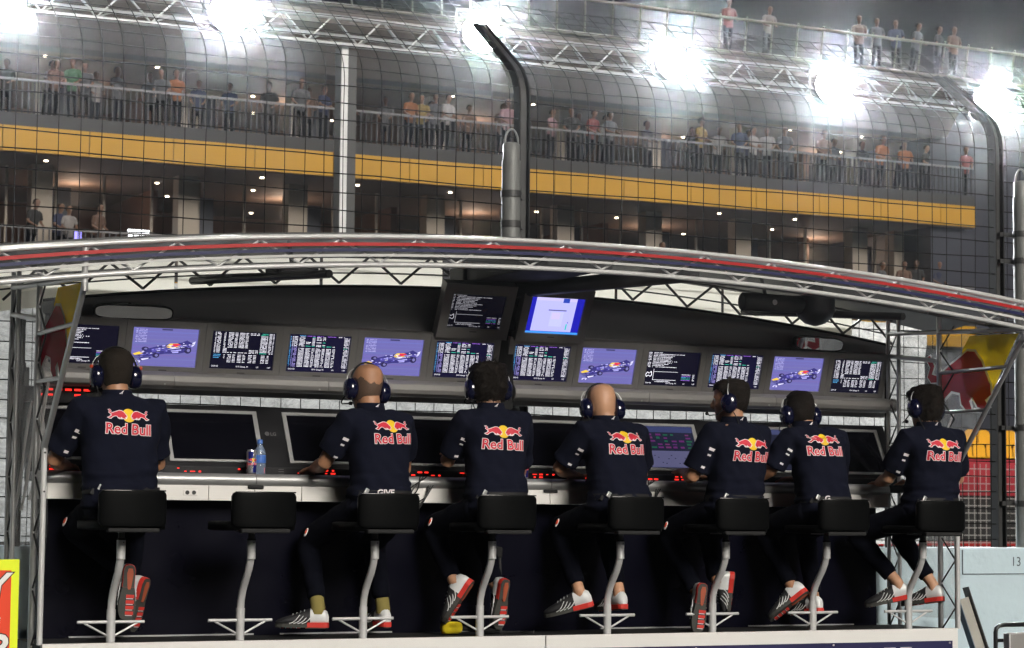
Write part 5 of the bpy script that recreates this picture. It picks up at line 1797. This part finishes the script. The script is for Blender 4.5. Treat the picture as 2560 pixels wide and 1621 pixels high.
def seat(x, y, z, label):
    t = thing('stadium_seat', label, 'seat', (x, y, z), 'yellow seats across the track')
    MB().box((0, 0, 0.02), (0.44, 0.40, 0.05)).build('seat_pan', SEATY, t, bevel=0.02)
    pts = [(-0.215, 0), (0.215, 0), (0.22, 0.28), (0.18, 0.40), (0.08, 0.44), (-0.08, 0.44), (-0.18, 0.40), (-0.22, 0.28)]
    MB().prism(pts, (0, 0.19, 0.0), (1, 0, 0), (0, 0.12, 1), (0, 0.035, 0)).build('backrest', SEATY, t, bevel=0.008, fix=True)
    MB().box((0, 0.05, -0.15), (0.06, 0.2, 0.30)).build('bracket', STEELD, t)


for j in range(2):
    for i in range(6):
        seat(g0.x - 1.05 + i * 0.47 + j * 0.42, GY + j * 0.9, g0.z + j * 0.40, 'yellow plastic seat, %s from the left in the %s row across the track' % (ORD[i], ['front', 'back'][j]))
gs = thing('grandstand', 'red-fronted dark terrace of seats across the track at the right', 'grandstand', (g0.x, GY, -1.5))
ORG = V((g0.x, GY, -1.5))
for j in range(3):
    MB().box2((g0.x - 7, GY - 0.4 + j * 0.9, -1.5), (g0.x + 6, GY + 0.5 + j * 0.9, g0.z - 0.30 + j * 0.40)).build('tier', SLAB, gs, ORG)
MB().box2((g0.x - 7, GY - 0.50, g0.z - 1.05), (g0.x + 6, GY - 0.42, g0.z - 0.05)).build('front_board', REDB, gs, ORG)
MB().box2((g0.x - 7, GY - 0.52, -0.1), (g0.x + 6, GY - 0.44, 0.02)).build('red_kerb', RED, gs, ORG)
mb = MB()
for i in range(64):
    mb.tube([(g0.x - 6 + i * 0.2, GY - 1.2, -0.2), (g0.x - 6 + i * 0.2, GY - 1.2, g0.z - 0.2)], 0.013, 4)
for j in range(12):
    mb.tube([(g0.x - 6, GY - 1.2, -0.2 + j * 0.2), (g0.x + 6, GY - 1.2, -0.2 + j * 0.2)], 0.013, 4)
tag(mb.build('wire_mesh', WIREW, gs, ORG), None, kind='stuff')

# ================================================================== HOSPITALITY BUILDING ACROSS THE TRACK
X0, X1 = 2.0, 44.6
bd = thing('building', 'long hospitality building with yellow cladding band and lit balconies behind the fence', 'building', (24, 52, -1.5))
ORG = V((24, 52, -1.5))
YF = 50.0
FL = [3.35, 7.40, 11.45]          # floor levels
for k, z in enumerate(FL):
    MB().box2((X0, YF, z - 0.36), (X1, 60.0, z + 0.02)).build('floor_slab', SLAB, bd, ORG)
for z in (10.40, 6.35):
    x = X0
    k = 0
    while x < X1 - 0.1:
        w = min(2.42, X1 - x)
        MB().box2((x + 0.012, YF - 0.06, z), (x + w - 0.012, YF, z + 0.70)).build('yellow_panel', YELP, bd, ORG)
        x += w
    MB().box2((X0, YF + 0.02, z - 0.03), (X1, 60, z + 0.10)).build('ceiling', CEIL, bd, ORG)
MB().box2((X0, YF + 0.6, 13.40), (X1 - 1.2, 60, 13.52)).build('ceiling', CEIL, bd, ORG)
# eaves: pale sloping soffit up to the roof terrace
MB().loft([[(x, YF - 0.1, 13.36), (x, YF - 1.2, 14.6), (x, YF - 1.2, 15.1), (x, 60, 15.1), (x, 60, 13.53), (x, YF + 0.6, 13.53), (x, YF + 0.6, 13.36)] for x in (X0, X1 - 1.2)], smooth=False).build('eaves', EAVE, bd, ORG, fix=True)
MB().box2((X0, 60, -1.5), (X1, 60.3, 15.0)).build('back_wall', INNER, bd, ORG)
MB().box2((X0, YF + 3.2, -1.5), (X1 - 1.6, YF + 3.3, 3.0)).build('ground_floor_wall', SLAB, bd, ORG)
MB().box2((X1 - 1.6, YF + 0.3, -1.5), (X1 - 0.2, 60, 15.0)).build('end_wall', DARKDOOR, bd, ORG)
cols = [5.0, 9.2, 13.3, 17.6, 21.0, 25.5, 30.0, 33.2, 36.6, 41.2, 42.9]
for cx in cols:
    for zf, zc in ((7.42, 10.37), (11.47, 13.40), (3.37, 6.32)):
        w = 0.30 if zf < 11 else 0.26
        MB().box2((cx - w, YF + 1.8, zf), (cx + w, YF + 2.3, zc)).build('column', COLM, bd, ORG)
        MB().box2((cx + 0.42, YF + 2.6, zf), (cx + 1.05, YF + 2.75, zc - 0.5)).build('dark_banner', DARKDOOR, bd, ORG)
rnd = random.Random(11)
x = X0 + 0.5
while x < X1 - 2:
    if min(abs(x - c) for c in cols) > 0.5:
        MB().box2((x - 0.035, YF + 2.4, 7.42), (x + 0.035, YF + 2.48, 10.37)).build('mullion', COLM, bd, ORG)
    x += 1.42
# interior partitions
for cx in cols[1:-1:2]:
    for zf, zc in ((7.42, 10.37), (11.47, 13.40)):
        MB().box2((cx - 0.1, YF + 5.0, zf), (cx + 0.1, 60, zc)).build('partition', INNER, bd, ORG)
# downlights
dl = MB().lathe([(0.055, 0.0), (0.055, -0.02), (0.0, -0.021)], (0, 0, 0), (0, 0, 1), 10).mesh('downlight')
dl.materials.append(DLIGHT)
for z, ys in ((13.395, (YF + 1.4, YF + 4.4, YF + 7.2)), (10.365, (YF + 1.0, YF + 3.6, YF + 6.2, YF + 8.6))):
    for j, y in enumerate(ys):
        x = 4.0 + 0.9 * j
        while x < X1 - 2.2:
            if rnd.random() < 0.72:
                o = bpy.data.objects.new('downlight', dl)
                col.objects.link(o)
                o.parent = bd
                o.location = V((x + rnd.uniform(-0.2, 0.2), y, z)) - ORG
            x += 3.1
for z, pw_ in ((12.9, 45), (9.9, 55)):
    for i in range(6):
        ld = bpy.data.lights.new('ceiling_lamp', 'POINT')
        ld.energy = pw_
        ld.color = (1.0, 0.72, 0.52)
        ld.shadow_soft_size = 0.15
        lo = bpy.data.objects.new('ceiling_lamp', ld)
        col.objects.link(lo)
        lo.location = (8.5 + i * 6.6, YF + 5.0, z)
# lit panels on the lower floor at the left
MB().box2((16.2, YF + 3.0, 8.35), (16.9, YF + 3.1, 8.85)).build('lit_counter_screen', mat('white_screen', (0.8, 0.8, 0.8), 0.4, emit=(0.95, 0.97, 1), estr=4.0), bd, ORG)
MB().box2((14.0, YF + 3.0, 8.45), (14.8, YF + 3.1, 8.75)).build('lit_counter_screen', mat('violet_screen', (0.2, 0.2, 0.6), 0.4, emit=(0.35, 0.3, 1.0), estr=1.4), bd, ORG)
# railings
for zf in (7.42, 11.47):
    rl = MB().box2((X0, YF + 0.02, zf + 0.90), (X1, YF + 0.10, zf + 0.96)).build('handrail', RAILM, bd, ORG)
    mb = MB()
    x = X0
    while x < X1:
        mb.box2((x, YF + 0.04, zf), (x + 0.035, YF + 0.075, zf + 0.90))
        x += 0.17
    tag(mb.build('balusters', BALU, rl, ORG), None, kind='stuff')
# roof terrace railing, leaning outward
rr = MB().tube([(X0, YF - 2.0, 16.12), (X1 + 6, YF - 2.0, 15.95)], 0.045, 6).tube([(X0, YF - 1.3, 15.2), (X1 + 6, YF - 1.3, 15.1)], 0.06, 6).build('roof_rail', ROOFRAIL, bd, ORG)
mb = MB()
x = X0
while x < X1 + 6:
    mb.tube([(x, YF - 2.0, 16.1), (x + 0.35, YF - 1.3, 15.15)], 0.028, 5)
    x += 0.95
tag(mb.build('roof_rail_rods', ROOFRAIL, rr, ORG), None, kind='stuff')
MB().box2((X0, YF - 1.2, 15.1), (X1 + 6, 58, 15.2)).build('roof_deck', SLAB, bd, ORG)
MB().box2((X1, YF + 1.0, -1.5), (X1 + 6, 58, 15.1)).build('dark_annex', DARKDOOR, bd, ORG)

# ------------------------------------------------------------------ spectators
def spectator_meshes():
    body, shirt, tro = MB(), MB(), MB()
    body.loft([ring((0, 0, z), w, d, 14) for z, w, d in ((0.80, 0.12, 0.09), (1.1, 0.13, 0.09), (1.35, 0.15, 0.09), (1.45, 0.06, 0.06))])
    body.tube([(0, 0, 1.40), (0, 0.01, 1.58)], 0.055, 10)
    head_shape(body, (0, 0.02, 1.64), head_matrix(0, 0.15, 0), 1.0)
    for sd in (-1, 1):
        body.tube([(sd * 0.17, 0, 1.40), (sd * 0.24, 0.06, 1.14), (sd * 0.16, 0.28, 1.06)], [0.045, 0.042, 0.03], 8)
        body.ell((sd * 0.14, 0.33, 1.05), (0.035, 0.05, 0.025))
        body.tube([(sd * 0.09, 0, 0.85), (sd * 0.10, 0.02, 0.45), (sd * 0.10, 0, 0.06)], [0.07, 0.05, 0.04], 8)
        shirt.tube([(sd * 0.12, 0, 1.41), (sd * 0.19, 0.01, 1.38), (sd * 0.235, 0.05, 1.20)], [0.06, 0.065, 0.065], 10)
        tro.tube([(sd * 0.09, 0, 0.90), (sd * 0.10, 0.02, 0.45), (sd * 0.10, 0, 0.05)], [0.095, 0.07, 0.06], 10)
        tro.box((sd * 0.10, 0.05, 0.03), (0.09, 0.26, 0.06))
    shirt.loft([ring((0, 0, z), w, d, 16, 2.4) for z, w, d in ((0.82, 0.17, 0.12), (1.0, 0.165, 0.115), (1.2, 0.185, 0.12), (1.36, 0.19, 0.11), (1.43, 0.12, 0.08), (1.47, 0.065, 0.065))])
    tro.loft([ring((0, 0, z), w, d, 14) for z, w, d in ((0.78, 0.16, 0.11), (0.92, 0.165, 0.115))])
    return fuse(body, 0.018, 2), fuse(shirt, 0.02, 2), fuse(tro, 0.025, 2)


sb, ss_, stt = spectator_meshes()
hairm = MB()
hairm.loft([ring((0, -0.006 + oy, z), w, d, 14) for z, w, d, oy in ((1.60, 0.070, 0.05, -0.05), (1.66, 0.081, 0.085, -0.025), (1.71, 0.080, 0.095, -0.01), (1.745, 0.060, 0.075, 0.0), (1.768, 0.02, 0.025, 0.0))])
hm = hairm.mesh('hair')
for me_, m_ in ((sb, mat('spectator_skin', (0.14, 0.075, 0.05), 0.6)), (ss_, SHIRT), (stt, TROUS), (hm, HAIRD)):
    me_.materials.clear()
    me_.materials.append(m_)
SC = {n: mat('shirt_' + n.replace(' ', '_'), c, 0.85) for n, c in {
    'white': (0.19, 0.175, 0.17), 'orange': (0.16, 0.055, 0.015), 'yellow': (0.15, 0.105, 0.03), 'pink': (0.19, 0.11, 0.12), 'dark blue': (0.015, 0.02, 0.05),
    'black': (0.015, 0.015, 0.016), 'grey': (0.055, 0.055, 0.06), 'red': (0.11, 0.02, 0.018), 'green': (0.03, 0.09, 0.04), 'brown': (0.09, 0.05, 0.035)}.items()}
count = {}


def spectator(px, py, where, shirt, Y, zf):
    p = atY(px, py, Y)
    n = count.get((shirt, where), 0)
    count[(shirt, where)] = n + 1
    t = thing('person', None, 'person', (p.x, Y, zf), 'spectators at the building', rot=(random.uniform(-0.24, 0.02), random.uniform(-0.05, 0.05), PI + random.uniform(-0.6, 0.6)))
    k_ = random.uniform(0.92, 1.04)
    t.scale = (k_, k_, k_)
    for nm_, me_ in (('body', sb), ('shirt', ss_), ('trousers', stt), ('hair', hm)):
        o = bpy.data.objects.new(nm_, me_)
        col.objects.link(o)
        o.parent = t
        if nm_ == 'shirt':
            o.material_slots[0].link = 'OBJECT'
            o.material_slots[0].material = SC[shirt]
    return t, shirt, where, n


SPE = []
for px, py, sh_ in ((120, 205, 'brown'), (172, 207, 'green'), (205, 210, 'grey'), (385, 215, 'grey'), (415, 215, 'orange'), (760, 250, 'dark blue'), (700, 240, 'grey'), (955, 275, 'orange'), (988, 278, 'yellow'),
                    (1022, 283, 'grey'), (1042, 260, 'white'), (1185, 290, 'pink'), (1292, 310, 'pink'), (1345, 315, 'black'), (1378, 318, 'red'), (1432, 320, 'grey'), (1640, 345, 'yellow'),
                    (1740, 350, 'dark blue'), (1768, 355, 'white'), (1805, 355, 'white'), (1840, 360, 'grey'), (1925, 365, 'brown'), (2060, 375, 'orange'), (2130, 385, 'orange'), (2165, 385, 'black'), (2262, 390, 'red')):
    SPE.append(spectator(px, py, 'at the upper balcony railing', sh_, YF + 0.55, 11.475))
rc = random.Random(21)
for q in range(26):
    px = 30 + q * 87 + rc.uniform(-25, 25)
    SPE.append(spectator(px, 300, 'in the balcony second row', rc.choice(['black', 'dark blue', 'grey', 'brown', 'grey', 'black', 'white']), YF + 1.25 + rc.uniform(0, 0.4), 11.475))
for px, py, sh_ in ((130, 500, 'dark blue'), (158, 500, 'white'), (60, 545, 'black'), (215, 545, 'brown'), (1350, 545, 'black'), (1560, 570, 'black'), (2065, 630, 'grey'), (2118, 625, 'brown'), (2150, 610, 'black'), (2195, 640, 'dark blue')):
    SPE.append(spectator(px, py, 'on the lower balcony', sh_, YF + 0.6, 7.425))
for px, py, sh_ in ((1710, 50, 'red'), (1800, 65, 'white'), (2018, 88, 'brown'), (2060, 92, 'grey'), (2108, 98, 'dark blue'), (2142, 105, 'grey'), (2200, 112, 'black'), (2238, 118, 'brown')):
    SPE.append(spectator(px, py, 'on the dark roof terrace', sh_, YF - 0.6, 15.21))
for t, sh_, wh, n in SPE:
    tot = count[(sh_, wh)]
    t['label'] = ('spectator in %s shirt %s' % (sh_, wh)) if tot == 1 else 'spectator in %s shirt %s, %s from the left of those' % (sh_, wh, ORD[n])

# ================================================================== FLOODLIGHT TRUSS BESIDE THE TRACK
ts = thing('lighting_truss', 'bright aluminium lighting truss on masts running across the top of the picture', 'truss', (12, 20, -1.5))
ORG = V((12, 20, -1.5))
for z, y in ((8.02, 20.0), (7.62, 20.0), (7.82, 20.35)):
    MB().tube([(-8, y, z - 0.02), (40, y, z)], 0.035, 8).build('chord', ALU, ts, ORG)
mb = MB()
x, q = -8.0, 0
while x < 40:
    a, b = (8.02, 7.62) if q % 2 else (7.62, 8.02)
    mb.tube([(x, 20, a), (x + 0.4, 20, b)], 0.014, 5)
    mb.tube([(x, 20, a), (x + 0.4, 20.35, 7.82)], 0.014, 5)
    x += 0.4
    q += 1
tag(mb.build('lattice', ALU, ts, ORG), None, kind='stuff')
for mx_ in (9.50, 27.0, -6.0):
    MB().box2((mx_ - 0.13, 20.05, -1.5), (mx_ - 0.015, 20.3, 7.6)).build('mast', ALUW, ts, ORG, bevel=0.01)
    MB().box2((mx_ - 0.015, 20.08, -1.5), (mx_ + 0.13, 20.27, 7.55)).build('mast_shaded_side', STEELD, ts, ORG)  # shaded side of the mast, put in as a separate darker box
lamps = [(10, 5), (540, 32), (1130, 80), (1580, 145), (1955, 205), (2325, 245)]
lx = [4.28, 7.58, 11.64, 15.05, 18.12, 21.39]
fl = None
for i, (px, py) in enumerate(lamps):
    p = atY(px, py, 19.7)
    lab = 'glaring white floodlight head on the truss, %s from the left' % ORD[i]
    if fl is None:
        fl = thing('floodlight', lab, 'floodlight', p, 'floodlights on the truss')
        MB().lathe([(0.10, 0.34), (0.22, 0.30), (0.31, 0.06), (0.33, 0.0), (0.30, 0.0)], (0, 0, 0), (0, 1, -0.12), 24).build('lamp_body', BLACKM, fl, fix=True)
        MB().lathe([(0.305, 0.02), (0.29, 0.0), (0.20, -0.03), (0.02, -0.045)], (0, 0, 0), (0, 1, -0.12), 24).build('lens', FLOODM, fl, fix=True)
        MB().tube([(-0.35, 0.12, 0.0), (-0.35, 0.12, 0.38), (0.35, 0.12, 0.38), (0.35, 0.12, 0.0)], 0.02, 6).build('yoke', STEELD, fl)
    else:
        dup(fl, p, lab)
    ld = bpy.data.lights.new('floodlight_beam', 'SPOT')
    ld.energy = 22000
    ld.spot_size = math.radians(120)
    ld.spot_blend = 0.6
    ld.shadow_soft_size = 0.25
    ld.color = (0.95, 0.98, 1.0)
    lo = bpy.data.objects.new('floodlight_beam', ld)
    col.objects.link(lo)
    lo.location = p + V((0, -0.08, 0))
    lo.rotation_euler = V((-0.25, -1.0, -0.42)).to_track_quat('-Z', 'Y').to_euler()

# ================================================================== haze added so the lamps glow, standing in for lens glare
hz = MB().box2((-158, -158, -2.6), (178, 158, 18.6)).build('haze', bpy.data.materials.new('added_glow_haze'))
hm_ = hz.data.materials[0]
hm_.use_nodes = True
hn = hm_.node_tree.nodes
for x_ in list(hn):
    if x_.type != 'OUTPUT_MATERIAL':
        hn.remove(x_)
vol = hn.new('ShaderNodeVolumePrincipled')
vol.inputs['Color'].default_value = (0.9, 0.92, 0.95, 1)
vol.inputs['Density'].default_value = 0.00021
vol.inputs['Anisotropy'].default_value = 0.99
hm_.node_tree.links.new(vol.outputs[0], [x_ for x_ in hn if x_.type == 'OUTPUT_MATERIAL'][0].inputs['Volume'])
tag(hz, None, kind='stuff')
